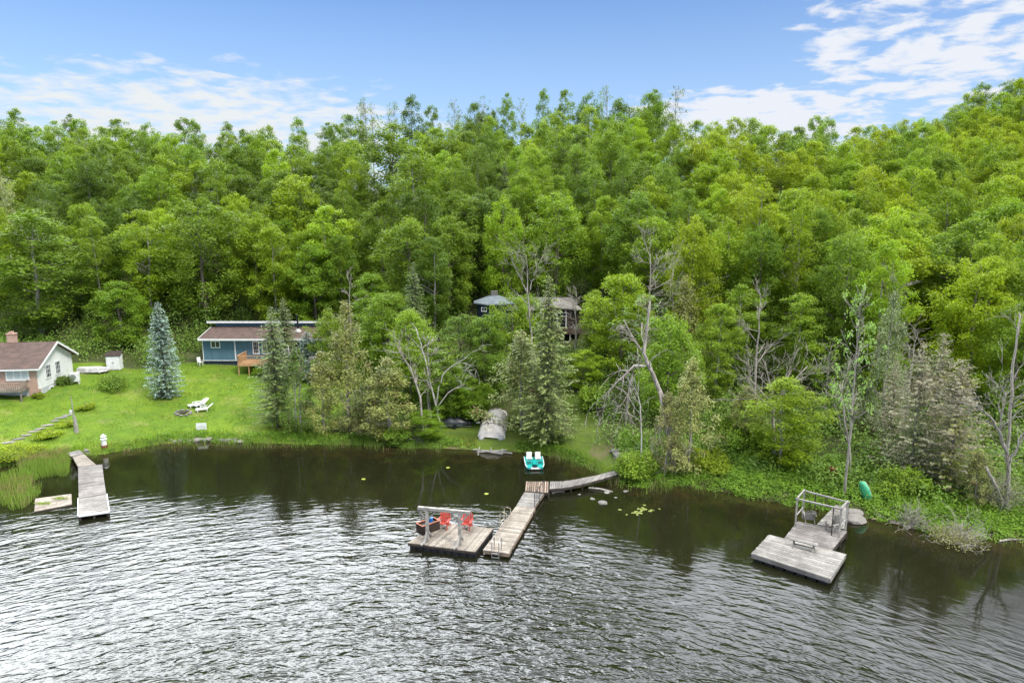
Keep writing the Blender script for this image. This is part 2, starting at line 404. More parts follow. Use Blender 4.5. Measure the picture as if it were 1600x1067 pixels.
def unit(a): return a/np.maximum(np.linalg.norm(a, axis=1, keepdims=True), 1e-9)
def leaf_quads(P, N, L, W, rng, T=None, fold=.25):
    """one bent rhombus per centre: returns V, F"""
    n = len(P); N = unit(N)
    if T is None: T = rng.normal(size=(n, 3))
    T = unit(T - N*(T*N).sum(1, keepdims=True)); B = np.cross(N, T)
    L = np.broadcast_to(np.asarray(L, float), (n,))[:, None]; W = np.broadcast_to(np.asarray(W, float), (n,))[:, None]
    V = np.empty((n, 4, 3)); V[:, 0] = P - T*L*.5; V[:, 1] = P + B*W*.5 - N*L*fold*.3; V[:, 2] = P + T*L*.5 - N*L*fold; V[:, 3] = P - B*W*.5 - N*L*fold*.3
    return V.reshape(-1, 3), np.arange(4*n).reshape(n, 4)

# ------------------------------------------------------------------ the setting: land and lake
def axis(lo, hi, fine0, fine1, step, coarse):
    a = np.arange(fine0, fine1+step/2, step)
    l = np.arange(fine0-coarse, lo-coarse, -coarse)[::-1]; r = np.arange(fine1+coarse, hi+coarse, coarse)
    return np.concatenate([l, a, r])
def grid_mesh(name, xs, ys, fz, m, attrs):
    Xg, Yg = np.meshgrid(xs, ys); Z = fz(Xg, Yg)
    V = np.stack([Xg, Yg, Z], -1).reshape(-1, 3); nx, ny = len(xs), len(ys)
    i = np.arange(nx*ny).reshape(ny, nx)
    F = np.stack([i[:-1, :-1], i[:-1, 1:], i[1:, 1:], i[1:, :-1]], -1).reshape(-1, 4)
    me = npmesh(name, V, F, m, smooth=True)
    for k, fn in attrs.items():
        a = me.attributes.new(k, 'FLOAT', 'POINT'); a.data.foreach_set('value', np.asarray(fn(V[:, 0], V[:, 1]), np.float32))
    return me

def lawn_mask(X, Y):
    d = Y-shoreY(X)
    left = sst(-14.5, -18.5, X)*sst(1.2, -1.2, Y + .9*np.sin(X*.7) - np.interp(X, [-60, -44, -40, -36], [73.5, 75.5, 76, 79]))
    path = sst(2.2, .8, np.abs(X - np.interp(Y, [52, 60, 70, 80], [6.6, 6.7, 5.2, 3])))*sst(71, 67, Y)
    apron = sst(-9, -6, X)*sst(9.5, 7.5, X)*sst(7, 4, d)
    rim = sst(3.0, 1.0, d)*.9*sst(11, 8, X)
    return np.maximum.reduce([left, path*.5, apron*.52, rim*.6])*sst(-1, 0, d)  # path and apron mixed toward forest-floor colour, painting the shade on them
def dirt_mask(X, Y):
    d1 = sst(2.4, .6, np.hypot(X-at(940, 700, 1).x, (Y-at(940, 700, 1).y)*.8))
    d2 = sst(1.8, .5, np.hypot(X+5.0, (Y-57)))
    d3 = .8*sst(3, 1, np.hypot((X+37.5)*.5, (Y-61.5)*1.2))
    return np.maximum.reduce([d1*.62, d2*.6, d3*.5])
gm = grid_mesh('ground', axis(-900, 900, -150, 190, .6, 30), axis(-300, 900, 30, 200, .5, 30), hgt, M['ground'], {'lawn': lawn_mask, 'dirt': dirt_mask})
tag(link('ground', gm), 'green lawn and leaf-littered wooded hillside rising from the lake', 'ground', kind='structure')
wm = grid_mesh('water', axis(-900, 900, -80, 80, 2.0, 60), axis(-600, 75, 16, 75, 1.0, 40), lambda X, Y: X*0, M['water'], {'offshore': lambda X, Y: np.clip(shoreY(X)-Y, 0, 60)})
tag(link('water', wm), 'dark rippled lake water reflecting the bright clouds', 'lake', kind='structure')

# ------------------------------------------------------------------ tree meshes
def tree_skeleton(seed, Ht, tips, r0, lean=.03, wob=.12, top=.88, nlimb=12, start=.22):
    rnd = random.Random(seed); mb = MB()
    lx, ly = rnd.uniform(-lean, lean), rnd.uniform(-lean, lean)
    pts, rad = [], []
    for i in range(9):
        t = i/8; z = Ht*top*t
        pts.append(Vector((lx*z+rnd.uniform(-wob, wob)*min(1, t*3), ly*z+rnd.uniform(-wob, wob)*min(1, t*3), z - (.4 if i == 0 else 0)))); rad.append(r0*(1-t)**.8+.02 if i else r0*1.25)
    mb.tube(pts, rad, 7)
    def on(t):
        k = max(0, min(7.999, t*8)); i = int(k); return pts[i].lerp(pts[i+1], k-i), rad[i]+(rad[i+1]-rad[i])*(k-i)
    for tip in tips[:nlimb]:
        tip = Vector(tip); tt = max(start, min(.92, (tip.z - .55*math.hypot(tip.x, tip.y))/(Ht*top)))
        p, r = on(tt); mid = p.lerp(tip, .5) + Vector((rnd.uniform(-.25, .25), rnd.uniform(-.25, .25), rnd.uniform(0, .4)))
        rr = min(r*.6, .13)
        mb.tube([p, mid, tip], [rr, rr*.6, .025], 5)
        for _ in range(2):
            q = mid + Vector((rnd.uniform(-1, 1), rnd.uniform(-1, 1), rnd.uniform(.2, 1.1))); mb.tube([mid, q], [rr*.45, .02], 4)
    return mb

def broadleaf(seed, Ht, Rc, base=.28, npuff=46, nleaf=175, ls=.30, puff=(.20, .34), flat=.55, widest=.45, fill=.5, trunk='bark', r0=.2, nlimb=12, uneven=.22, cone=False, lm='leaf', asp=.72):
    rng = np.random.default_rng(seed)
    cz, hz = Ht*(base+1)/2, Ht*(1-base)/2
    k1, k2, k3 = rng.uniform(0, 6.28, 3)
    C = []
    while len(C) < npuff:
        z = rng.uniform(-1, 1); a = rng.uniform(0, 2*math.pi)
        w = 2*widest-1
        zz = (z-w)/(1-w) if z > w else (w-z)/(1+w)
        prof = max(0, 1-zz)**.75*.95+.05 if cone and z > w else math.sqrt(max(0, 1-zz**2.0))*.92+.08
        rr = prof*(1-(1-rng.uniform(0, 1)**fill)*.75)
        rr *= 1+uneven*math.sin(3*a+k1+2*z)+uneven*.6*math.sin(5*a+k2-3*z)
        C.append((Rc*rr*math.cos(a), Rc*rr*math.sin(a), cz+hz*z*.93))
    C = np.array(C); pr = Rc*rng.uniform(puff[0], puff[1], len(C))
    tip = (C[:, 2]-cz)/hz; pr *= np.where(tip > .6, .8, 1)
    P, N, TN = [], [], []
    for c, r in zip(C, pr):
        n = int(nleaf*(r/(Rc*.27))**1.6)
        d = unit(rng.normal(size=(n, 3)) + np.array([0, 0, .45]) + .25*np.array([c[0], c[1], 0])/Rc)
        rad = r*rng.uniform(.35, 1.08, n)**.6
        lob = 1+.25*np.sin(d[:, 0]*6+c[0]*3)*np.cos(d[:, 1]*6+c[1]*3)
        sc = rng.uniform(size=n) < .30; rad = np.where(sc, rad*rng.uniform(1.0, 1.7, n), rad)
        P.append(c + d*(rad*lob)[:, None]*np.array([1, 1, flat]))
        N.append(d*.8 + rng.normal(size=(n, 3))*.6 + np.array([0, 0, 1.0])); TN.append(np.clip(rng.normal(.5, .2, n)+rng.normal(0, .10), 0, 1))
    P = np.vstack(P); N = np.vstack(N); TN = np.concatenate(TN)
    L = ls*rng.uniform(.7, 1.3, len(P))
    V, F = leaf_quads(P, N, L, L*asp, rng, np.array([0, 0, 1.])+rng.normal(size=P.shape)*.4 if cone else None)
    crown = npmesh('crown', V, F, M[lm], TN)
    order = rng.permutation(len(C))
    tm = tree_skeleton(seed, Ht, [tuple(C[i]) for i in order], r0, nlimb=nlimb).mesh('trunk', M[trunk], smooth=True)
    return crown, tm, Ht, Rc

def conifer(seed, Ht, Rc, z0=.06, step=.36, nb=(7, 10), size=.3, droop=.28, curl=.12, power=.85, dens=1.0, m='needle', trunk='bark', ragged=.15, r0=.16, upright=0.0, gap=0.0, lump=0.0, wfac=.5):
    rng = np.random.default_rng(seed); P, N, T, TN, SZ = [], [], [], [], []
    z = Ht*z0; mb = MB(); mb.tube([(0, 0, -.4), (0, 0, Ht*.5), (0, 0, Ht*.985)], [r0, r0*.6, .015], 7)
    k1, k2 = rng.uniform(0, 6.28, 2)
    while z < Ht*.985:
        t = z/Ht; n = rng.integers(*nb)+ (0 if t < .8 else -2)
        a0 = rng.uniform(0, 6.28)
        for i in range(max(3, n)):
            if rng.uniform() < gap: continue
            a = a0 + i*2*math.pi/n + rng.normal(0, .12)
            low = min(1, .62+(t-z0)*3.2)                       # lowest tiers a little shorter
            Lb = (Rc*(1-t)**power*low*rng.uniform(1-ragged*1.6, 1+ragged)+.12)*(1+lump*math.sin(3*a+k1+z*1.3)+lump*.7*math.sin(7*a+k2-z*2.1))
            d = np.array([math.cos(a), math.sin(a), 0]); side = np.array([-d[1], d[0], 0])
            zb = z + rng.normal(0, step*.3)
            m_ = max(3, int(Lb/.115*dens)); s = rng.uniform(.08, 1, m_)**.8*Lb
            lat = rng.normal(0, 1, m_)*.30*(1.05-s/Lb)*min(1.2, Lb*.7)
            zz = zb - droop*s + curl*s*s/max(Lb, .3) + upright*s + rng.normal(0, .04, m_)
            P.append(d*s[:, None] + side*lat[:, None] + np.stack([0*s, 0*s, zz], 1))
            T.append(d[None]*1.0 + side[None]*np.sign(lat)[:, None]*.7 + np.array([0, 0, -droop*.8+upright]) + rng.normal(0, .25, (m_, 3)))
            N.append(np.array([0, 0, 1.0]) + rng.normal(0, .35, (m_, 3)) + upright*d*1.5)
            TN.append(np.clip(.25+.65*(s/Lb)+rng.normal(0, .12, m_), 0, 1)); SZ.append(size*(.7+.5*rng.uniform(size=m_))*(1 if t < .85 else .7))  # inner needles darker than tips: shade inside the crown put into the tone
            if Lb > .7 and rng.uniform() < .5:
                mb.tube([(0, 0, zb), tuple(d*Lb*.8+np.array([0, 0, zb-droop*Lb*.8+curl*Lb*.5]))], [.03, .01], 3)
        z += step*(1.05-.45*t)*rng.uniform(.8, 1.2)
    P = np.vstack(P); N = np.vstack(N); T = np.vstack(T); SZ = np.concatenate(SZ)
    V, F = leaf_quads(P, N, SZ, SZ*wfac, rng, T, .15)
    return npmesh('crown', V, F, M[m], np.concatenate(TN)), mb.mesh('trunk', M[trunk], smooth=True), Ht, Rc

def limb(mb, rnd, p, d, L, r, depth, spread=.6, up=.1, kids=(2, 4), wob=.16, rmin=.011, droop=0.0):
    pts = [p]; rad = [r]; q = Vector(p); dd = Vector(d).normalized(); n = 4 if depth else 3
    for i in range(n):
        dd = (dd + Vector((rnd.gauss(0, wob), rnd.gauss(0, wob), rnd.gauss(0, wob)+up*.25-droop*.25))).normalized()
        q = q + dd*L/n; pts.append(q.copy()); rad.append(max(rmin, r*(1-.62*(i+1)/n)))
    mb.tube(pts, rad, 6 if r > .06 else 4)
    if depth <= 0: return
    for k in range(rnd.randint(*kids)+1):
        t = rnd.uniform(.35, 1.0) if k else 1.0; i = min(n, max(1, int(t*n)))
        a = Vector((rnd.gauss(0, 1), rnd.gauss(0, 1), rnd.gauss(0, .6))); a = (a - dd*a.dot(dd)).normalized()
        nd = (dd + a*rnd.uniform(spread*.6, spread*1.3) + Vector((0, 0, up-droop))).normalized()
        limb(mb, rnd, pts[i], nd, L*rnd.uniform(.5, .75), rad[i]*.68, depth-1, spread, up, kids, wob, rmin, droop)

def bare_tree(seed, Ht, r0=.16, m='dead_bark', lean=(0, 0), depth=3, spread=.6, up=.12, kids=(2, 4), start=.35, nl=7, crownlen=.35):
    rnd = random.Random(seed); mb = MB()
    pts, rad = [], []
    for i in range(8):
        t = i/7; pts.append(Vector((lean[0]*Ht*t+rnd.uniform(-.12, .12)*t, lean[1]*Ht*t+rnd.uniform(-.12, .12)*t, Ht*t*.9-(.4 if i == 0 else 0)))); rad.append(max(.03, r0*(1-.85*t)))
    mb.tube(pts, rad, 7)
    for k in range(nl):
        t = start + (1-start)*(k+.5)/nl; j = t*7; i = min(6, int(j)); p = pts[i].lerp(pts[i+1], j-i)
        a = rnd.uniform(0, 6.28); d = Vector((math.cos(a), math.sin(a), rnd.uniform(.2, .9)))
        limb(mb, rnd, p, d, Ht*crownlen*rnd.uniform(.5, 1)*(1.15-t*.6), max(.03, rad[i]*.55), depth-1, spread, up, kids)
    limb(mb, rnd, pts[-1], Vector((0, 0, 1)), Ht*.12, .04, 2, spread, up)
    return mb

V_ = {}
V_['maple'] = [broadleaf(11+i, 15, 3.7, .05, 130, 215, .22, puff=(.15, .30), widest=.38, flat=.75, fill=.42) for i in range(5)]
V_['round'] = [broadleaf(31+i, 14, 3.3, .05, 130, 190, .2, puff=(.16, .3), flat=.85, fill=.42, widest=.34) for i in range(4)]
V_['tall'] = [broadleaf(51+i, 17, 2.6, .08, 110, 135, .2, puff=(.2, .36), flat=.75, trunk='pale_bark', widest=.5, r0=.17, fill=.55, uneven=.28) for i in range(4)]
V_['thin'] = [broadleaf(71+i, 16, 3.0, .36, 52, 44, .24, puff=(.1, .2), flat=.8, trunk='pale_bark', r0=.15, nlimb=30, uneven=.3, fill=.7) for i in range(4)]
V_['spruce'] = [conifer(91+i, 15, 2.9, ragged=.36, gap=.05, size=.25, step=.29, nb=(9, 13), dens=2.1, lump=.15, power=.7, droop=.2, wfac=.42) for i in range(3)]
V_['cedar'] = [broadleaf(111+i, 12, 2.5, .0, 120, 120, .22, puff=(.13, .26), flat=1.25, widest=.2, fill=.4, trunk='pale_bark', r0=.12, nlimb=10, uneven=.3, cone=True, lm='cedar', asp=.5) for i in range(4)]
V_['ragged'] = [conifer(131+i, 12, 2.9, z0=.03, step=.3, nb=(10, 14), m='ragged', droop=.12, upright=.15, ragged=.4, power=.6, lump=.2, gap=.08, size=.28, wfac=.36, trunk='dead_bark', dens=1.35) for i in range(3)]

HUE = {'lime green': (.255, .365, .022), 'yellow-green': (.27, .35, .018), 'fresh green': (.205, .31, .025), 'mid green': (.165, .26, .026), 'deep green': (.12, .195, .025),
       'pale green': (.24, .36, .11), 'olive': (.25, .265, .075), 'dark': (.135, .18, .06), 'grey-green': (.185, .235, .09), 'silver': (.33, .36, .2)}
TREES = []       # every tree: dict, labels are written once all stand
NAME = {'maple': 'maple_tree', 'round': 'hardwood_tree', 'tall': 'poplar_tree', 'thin': 'aspen_tree', 'spruce': 'spruce_tree', 'cedar': 'cedar_tree', 'ragged': 'cedar_tree'}
WORD = {'maple': 'broad maple', 'round': 'round-crowned hardwood', 'tall': 'tall narrow poplar', 'thin': 'sparse aspen', 'spruce': 'pointed spruce', 'cedar': 'bushy cedar', 'ragged': 'ragged half-bare cedar'}
TR = random.Random(5)
def jit(c, k=.14):
    s = 1+TR.uniform(-k, k); return (c[0]*s*(1+TR.uniform(-.05, .05)), c[1]*s, c[2]*s*(1+TR.uniform(-.2, .2)))
def plan(kind, x, y, ht, rc, hue, label=None, group=None, var=None):
    TREES.append(dict(kind=kind, x=x, y=y, z=H(x, y), h=ht, r=rc, hue=hue, label=label, group=group, var=var)); return TREES[-1]
def plan_px(kind, px, Y, top, wpx, hue, label=None, **kw):
    """a tree whose trunk stands at distance Y under picture column px, crown top at row top"""
    p = atY(px, 500, Y)
    z = H(p.x, Y); tp = atY(px, top, Y)
    if kind in ('maple', 'round') and wpx > 84: wpx *= .86
    return plan(kind, p.x, Y, max(2.5, tp.z - z), wpx/2/FPX*math.hypot(Y, 12), hue, label, **kw)
def gy(px, py): return ground(px, py).y

# trees that can be picked out one by one, from the lake side up
PP = plan_px
PP('tall', 62, 82.5, 325, 118, 'fresh green', 'light green tree with sparse open crown rising behind the white house')
PP('round', -2, 96, 243, 80, 'silver', 'silvery pale willow-like tree at the left edge above the white house')
PP('maple', 322, 90, 305, 140, 'mid green', 'big dark-layered maple standing right behind the left end of the blue house')
PP('maple', 222, 92, 352, 90, 'mid green', 'green maple behind and right of the tip of the blue-grey spruce')
PP('tall', 432, 88, 350, 66, 'lime green', 'narrow lime green tree standing out behind the blue house roof')
PP('round', 188, 82, 438, 92, 'fresh green', 'leaning light green birch behind the small white shed')
PP('maple', 475, 100, 268, 110, 'lime green', 'tall bright broad crown above the chimney end of the blue house')
PP('maple', 620, 112, 190, 140, 'mid green', 'broad skyline maple above the shore cedars, left of centre')
PP('round', 133, 90, 410, 70, 'deep green', 'dark hardwood filling the gap behind the white shed')
PP('tall', 655, 96, 225, 90, 'fresh green', 'tall poplar with pale trunk showing through its crown high behind the white birch')
PP('spruce', 424, gy(428, 668), 474, 84, 'dark', 'green pointed spruce in front of the blue house deck')
PP('spruce', 443, 73.5, 462, 60, 'dark', 'darker spruce just behind the green one before the blue house deck')
PP('cedar', 538, gy(538, 672), 468, 80, 'olive', 'tallest olive cedar right of the blue house')
PP('cedar', 498, gy(500, 676), 545, 70, 'olive', 'shorter olive cedar between the leaning bare stem and the tallest cedar')
PP('cedar', 460, gy(462, 676), 540, 62, 'deep green', 'green cedar with a thin bare birch stem in front of it')
PP('cedar', 602, gy(602, 684), 556, 92, 'olive', 'yellowish olive cedar leaning over the water left of the white birch')
PP('cedar', 570, gy(572, 678), 600, 66, 'olive', 'low olive cedar between two taller shore cedars')
PP('round', 512, 74, 480, 66, 'fresh green', 'fresh green hardwood touching the right end of the blue house')
PP('tall', 582, 80, 424, 64, 'fresh green', 'bright narrow tree rising behind the shore cedars')
PP('round', 640, 66, 482, 90, 'fresh green', 'light green birch crown over the white-stemmed birch')
PP('maple', 704, 84, 336, 88, 'fresh green', 'tall fresh green tree left of the eight-sided cottage roof')
PP('maple', 620, 76, 455, 100, 'mid green', 'wide mid green crown left of the white birch, below the bright narrow tree')
PP('round', 722, 67, 486, 96, 'deep green', 'dark leafy tree below the eight-sided cottage roof')
PP('round', 800, 68, 458, 84, 'fresh green', 'drooping green tree hiding the middle of the wooded cottage')
PP('round', 828, 70, 458, 70, 'fresh green', 'fresh green tree hiding the middle of the wooded cottage roof')
PP('tall', 930, 72, 450, 48, 'lime green', 'slim lime tree at the right corner of the wooded cottage')
PP('round', 757, 66, 487, 74, 'mid green', 'dark green tree just below the eight-sided cottage roof')
PP('round', 738, 62, 590, 62, 'fresh green', 'small bright tree beside the tarp-covered boat')
PP('cedar', 816, gy(812, 676), 515, 108, 'olive', 'big rusty olive cedar right of the tarp-covered boat')
PP('thin', 668, 61.5, 515, 104, 'fresh green', 'thin light green birch crown around the white curving stems')
PP('round', 700, 62.5, 560, 70, 'mid green', 'low green tree behind the right stem of the white birch')
PP('spruce', 857, gy(857, 697), 424, 102, 'grey-green', 'tall grey-green fir standing at the water beside the teal pedal boat')
PP('spruce', 846, 92, 362, 50, 'dark', 'slim dark spruce rising behind the wooded cottage')
PP('maple', 972, 68, 424, 118, 'lime green', 'bright lime maple right of the wooded cottage windows')
PP('round', 912, 66, 545, 60, 'lime green', 'lime green young tree below the wooded cottage deck')
PP('thin', 1008, 63, 452, 96, 'pale green', 'tall thin-leaved tree behind the broken dead trunk')
PP('cedar', 1070, 68, 428, 62, 'olive', 'tall brownish cedar behind the broken dead trunk')
PP('cedar', 1086, gy(1086, 735), 556, 86, 'olive', 'yellow-olive cedar at the water right of the broken dead trunk')
PP('cedar', 1050, gy(1050, 738), 610, 60, 'olive', 'small cedar tangled in the fallen dead branches')
PP('tall', 1122, 62, 470, 66, 'fresh green', 'narrow pale-stemmed tree right of the shore cedars')
PP('tall', 1158, 66, 440, 70, 'fresh green', 'tall fresh green tree left of the bare fan-shaped tree')
PP('tall', 1236, gy(1232, 735), 588, 100, 'lime green', 'loose yellow-green bushy tree under the bare fan-shaped tree')
PP('tall', 1250, 64, 455, 74, 'fresh green', 'fresh green tree rising behind the bare fan-shaped tree')
PP('thin', 1300, 58, 520, 60, 'fresh green', 'thin-leaved tree left of the tall pale trunk by the canoe')
PP('thin', 1344, gy(1345, 778), 428, 78, 'pale green', 'tall pale-trunked tree the green canoe leans beside', var=1)
PP('cedar', 1395, 54, 452, 66, 'grey-green', 'tall dull cedar with bare trunk right of the green canoe')
PP('ragged', 1448, gy(1448, 752), 530, 96, 'grey-green', 'grey half-dead cedar right of the green canoe')
PP('ragged', 1512, gy(1512, 765), 556, 112, 'olive', 'browner half-dead cedar beside the forked dead tree')
PP('ragged', 1478, 49, 516, 84, 'grey-green', 'grey spiky cedar standing behind and between the two half-dead cedars')
PP('ragged', 1408, 50, 560, 62, 'grey-green', 'small grey half-bare cedar left of the half-dead cedars')
PP('cedar', 1338, 55, 560, 64, 'grey-green', 'dull green cedar behind the tall pale trunk by the canoe')
PP('cedar', 1175, 54, 600, 66, 'olive', 'olive cedar left of the loose yellow-green bushy tree')
PP('maple', 1525, 60, 395, 130, 'yellow-green', 'large yellow-green crown above the half-dead cedars')
PP('round', 1600, 56, 470, 110, 'fresh green', 'fresh green tree at the right edge behind the forked dead tree')
PP('maple', 1380, 72, 320, 130, 'lime green', 'large lime crown high above the green canoe')
PP('maple', 1230, 84, 290, 120, 'lime green', 'large lime crown high above the bare fan-shaped tree')
PP('maple', 1100, 84, 330, 100, 'fresh green', 'fresh crown high above the yellow-olive cedar')
PP('cedar', 1560, gy(1575, 790), 700, 60, 'olive', 'low cedar at the foot of the forked dead tree')
PP('round', 660, gy(660, 684), 640, 56, 'fresh green', 'low bushy tree at the water below the white birch')

# forest filler: a jittered planting over the hillside
def open_px(x0, y0, x1, y1, Y): return (x0, y0, x1, y1, Y)
CLEAR = [(738, 452, 800, 490, 84), (852, 464, 906, 548, 82), (300, 496, 506, 572, 88), (-40, 500, 132, 640, 80), (120, 545, 300, 700, 84), (150, 550, 195, 580, 84), (815, 398, 845, 470, 66), (890, 590, 945, 700, 66)]
def auto_trees():
    rnd = random.Random(21); out = []
    sp = 5.5; Yr = 57.0; row = 0
    while Yr < 200:
        X = -1.04*Yr - 8 + (row % 2)*sp*.5
        while X < .95*Yr + 12:
            x = X + rnd.uniform(-1, 1)*sp*.36; y = Yr + rnd.uniform(-1, 1)*sp*.36; X += sp
            Y2 = float(lerpx(x, [60, 85, 125], [152, 158, 192]))
            d = y - float(shoreY(x))
            if y > Y2+(2 if -25 < x < 60 else 9) or d < 5: continue
            if x < -16 and y < 87: continue
            if -9 < x < 11 and y < 69: continue
            if -9 < x < 13 and 70 < y < 84: continue
            if any(abs(x-t['x']) < 2.9 and abs(y-t['y']) < 2.9 for t in TREES): continue
            ridge = y > Y2-9
            px, py, f = proj((x, y, H(x, y)+13))
            u = rnd.random()
            ht = rnd.uniform(11.5, 15.5); rc = rnd.uniform(2.6, 3.9)
            if px < 560:
                kind = 'tall' if u < .34 else 'round' if u < .6 else 'maple' if u < .92 else 'spruce'
                hue = rnd.choice(['mid green', 'mid green', 'fresh green', 'fresh green', 'deep green', 'lime green'])
                if ridge: kind = rnd.choice(['tall', 'tall', 'thin', 'round', 'spruce']); hue = rnd.choice(['mid green', 'deep green', 'mid green'])
            elif px < 1080:
                kind = 'maple' if u < .42 else 'round' if u < .68 else 'tall' if u < .92 else 'spruce'
                hue = rnd.choice(['mid green', 'mid green', 'fresh green', 'fresh green', 'deep green', 'lime green'])
                if ridge: kind = rnd.choice(['thin', 'thin', 'tall', 'thin', 'round']); hue = rnd.choice(['mid green', 'deep green', 'mid green']); ht = rnd.uniform(15, 19)
            else:
                kind = 'maple' if u < .58 else 'round' if u < .85 else 'tall'
                hue = rnd.choice(['yellow-green', 'lime green', 'lime green', 'fresh green', 'mid green', 'yellow-green'])
                if ridge: ht = rnd.uniform(8, 12); hue = rnd.choice(['fresh green', 'mid green', 'lime green']); kind = rnd.choice(['round', 'maple', 'round', 'thin'])
            if kind in ('tall', 'thin'): ht *= 1.08; rc *= .76
            if kind == 'spruce': ht *= .98; rc = rnd.uniform(2.1, 2.8); hue = 'dark'
            if d < 16 and not ridge: ht *= rnd.uniform(.7, .9); rc *= .88
            z = H(x, y)
            cx0, cy0, _ = proj((x, y, z+ht)); _, cy1, _ = proj((x, y, z+ht*.2)); rp = rc/f*FPX
            if any(y < k[4] and cx0+rp > k[0] and cx0-rp < k[2] and cy1 > k[1] and cy0 < k[3] for k in CLEAR): continue
            out.append((kind, x, y, ht, rc, hue))
        Yr += sp*.9; row += 1
    for o in out: plan(*o)
auto_trees()

# leave out what nothing of the picture shows (painter's test with crown ellipses)
def prune():
    W, Hh, s = 400, 267, .25
    zb = np.zeros((Hh, W), bool); yy, xx = np.mgrid[0:Hh, 0:W]
    keep = []
    for t in sorted(TREES, key=lambda t: t['y']):
        px, p0, f = proj((t['x'], t['y'], t['z']+t['h'])); _, p1, _ = proj((t['x'], t['y'], t['z']+t['h']*.15))
        rp = t['r']/f*FPX
        cone = t['kind'] in ('spruce', 'cedar', 'ragged')
        hw = np.clip((yy/s-p0)/max(1, p1-p0), 0, 1)*rp if cone else rp*np.sqrt(np.clip(1-((yy/s-(p0+p1)/2)/((p1-p0)/2+1e-6))**2, 0, 1))
        hit = (np.abs(xx/s-px) < hw*.8) & (yy/s > p0) & (yy/s < p1)
        tot = hit.sum(); vis = (hit & ~zb).sum()
        t['vis'] = vis; t['px'], t['py'] = px, (p0*.7+p1*.3); t['top'] = p0
        if t['label'] or vis >= 16 and vis > .08*tot or tot == 0 and (-420 < px < -20 or 1620 < px < 1820) and t['y'] < 175:
            keep.append(t)
            if t['kind'] not in ('thin', 'ragged'): zb |= hit
    TREES[:] = keep
prune()

LAND = [(0, 'the white house'), (125, 'the white shed'), (212, 'the blue-grey spruce'), (305, 'the blue house door'), (408, 'the blue house chimney'), (505, 'the tallest shore cedar'),
        (600, 'the white birch'), (735, 'the tarp-covered boat'), (812, 'the teal pedal boat'), (885, 'the curved walkway'), (965, 'the broken dead tree'), (1070, 'the lily pads'),
        (1160, 'the bare fan-shaped tree'), (1262, 'the framed dock'), (1335, 'the green canoe'), (1405, 'the grey half-dead cedar'), (1485, 'the forked dead tree')]
BAND = ['on the skyline', 'near the ridge', 'high on the slope', 'halfway up the slope', 'low on the slope', 'at the foot of the slope']
ORD = ['leftmost', 'second from left', 'third from left', 'fourth from left', 'fifth from left', 'sixth from left', 'seventh from left', 'eighth from left', 'ninth from left', 'tenth from left']
def write_labels():
    cells = {}
    for t in TREES:
        if t['label']: continue
        if t['px'] < -20 or t['px'] > 1620:
            t['label'] = f"{t['hue']} {WORD[t['kind']]} of the hillside beyond the {'left' if t['px'] < 0 else 'right'} edge of the picture"; t['group'] = 'trees past the picture edges'; continue
        c = max([i for i, (x, n) in enumerate(LAND) if t['px'] >= x] or [0])
        sky = lerpx(t['px'], [0, 300, 500, 750, 1000, 1150, 1400, 1600], [170, 190, 205, 165, 145, 185, 170, 118])
        k = (t['top']-sky); b = 0 if k < 25 else 1 if k < 65 else 2 if k < 120 else 3 if k < 190 else 4 if k < 280 else 5
        cells.setdefault((b, c, t['hue'], t['kind']), []).append(t)
    for (b, c, hue, kind), ts in cells.items():
        ts.sort(key=lambda t: t['px'])
        for i, t in enumerate(ts):
            where = LAND[c][1]
            lab = f"{hue} {WORD[kind]} {BAND[b]} above {where}" if hue != 'dark' else f"dark {WORD[kind]} {BAND[b]} above {where}"
            if len(ts) > 1: lab += ', ' + (ORD[min(i, 9)] if i < len(ts)-1 else 'rightmost')
            t['label'] = lab; t['group'] = 'trees of the hillside forest'
write_labels()
for i, t in enumerate(TREES):
    vs = V_[t['kind']]; cr, tk, h0, r0 = vs[(i if t['var'] is None else t['var']) % len(vs)]
    e = empty(NAME[t['kind']], (t['x'], t['y'], t['z']-.1), t['label'], 'tree', t['group'], TR.uniform(0, 6.28))
    e.scale = (t['r']/r0, t['r']/r0, t['h']/h0)
    link('trunk', tk, e); link('crown', cr, e, jit(HUE[t['hue']]))
print('TREES', len(TREES), {k: sum(t['kind'] == k for t in TREES) for k in V_})

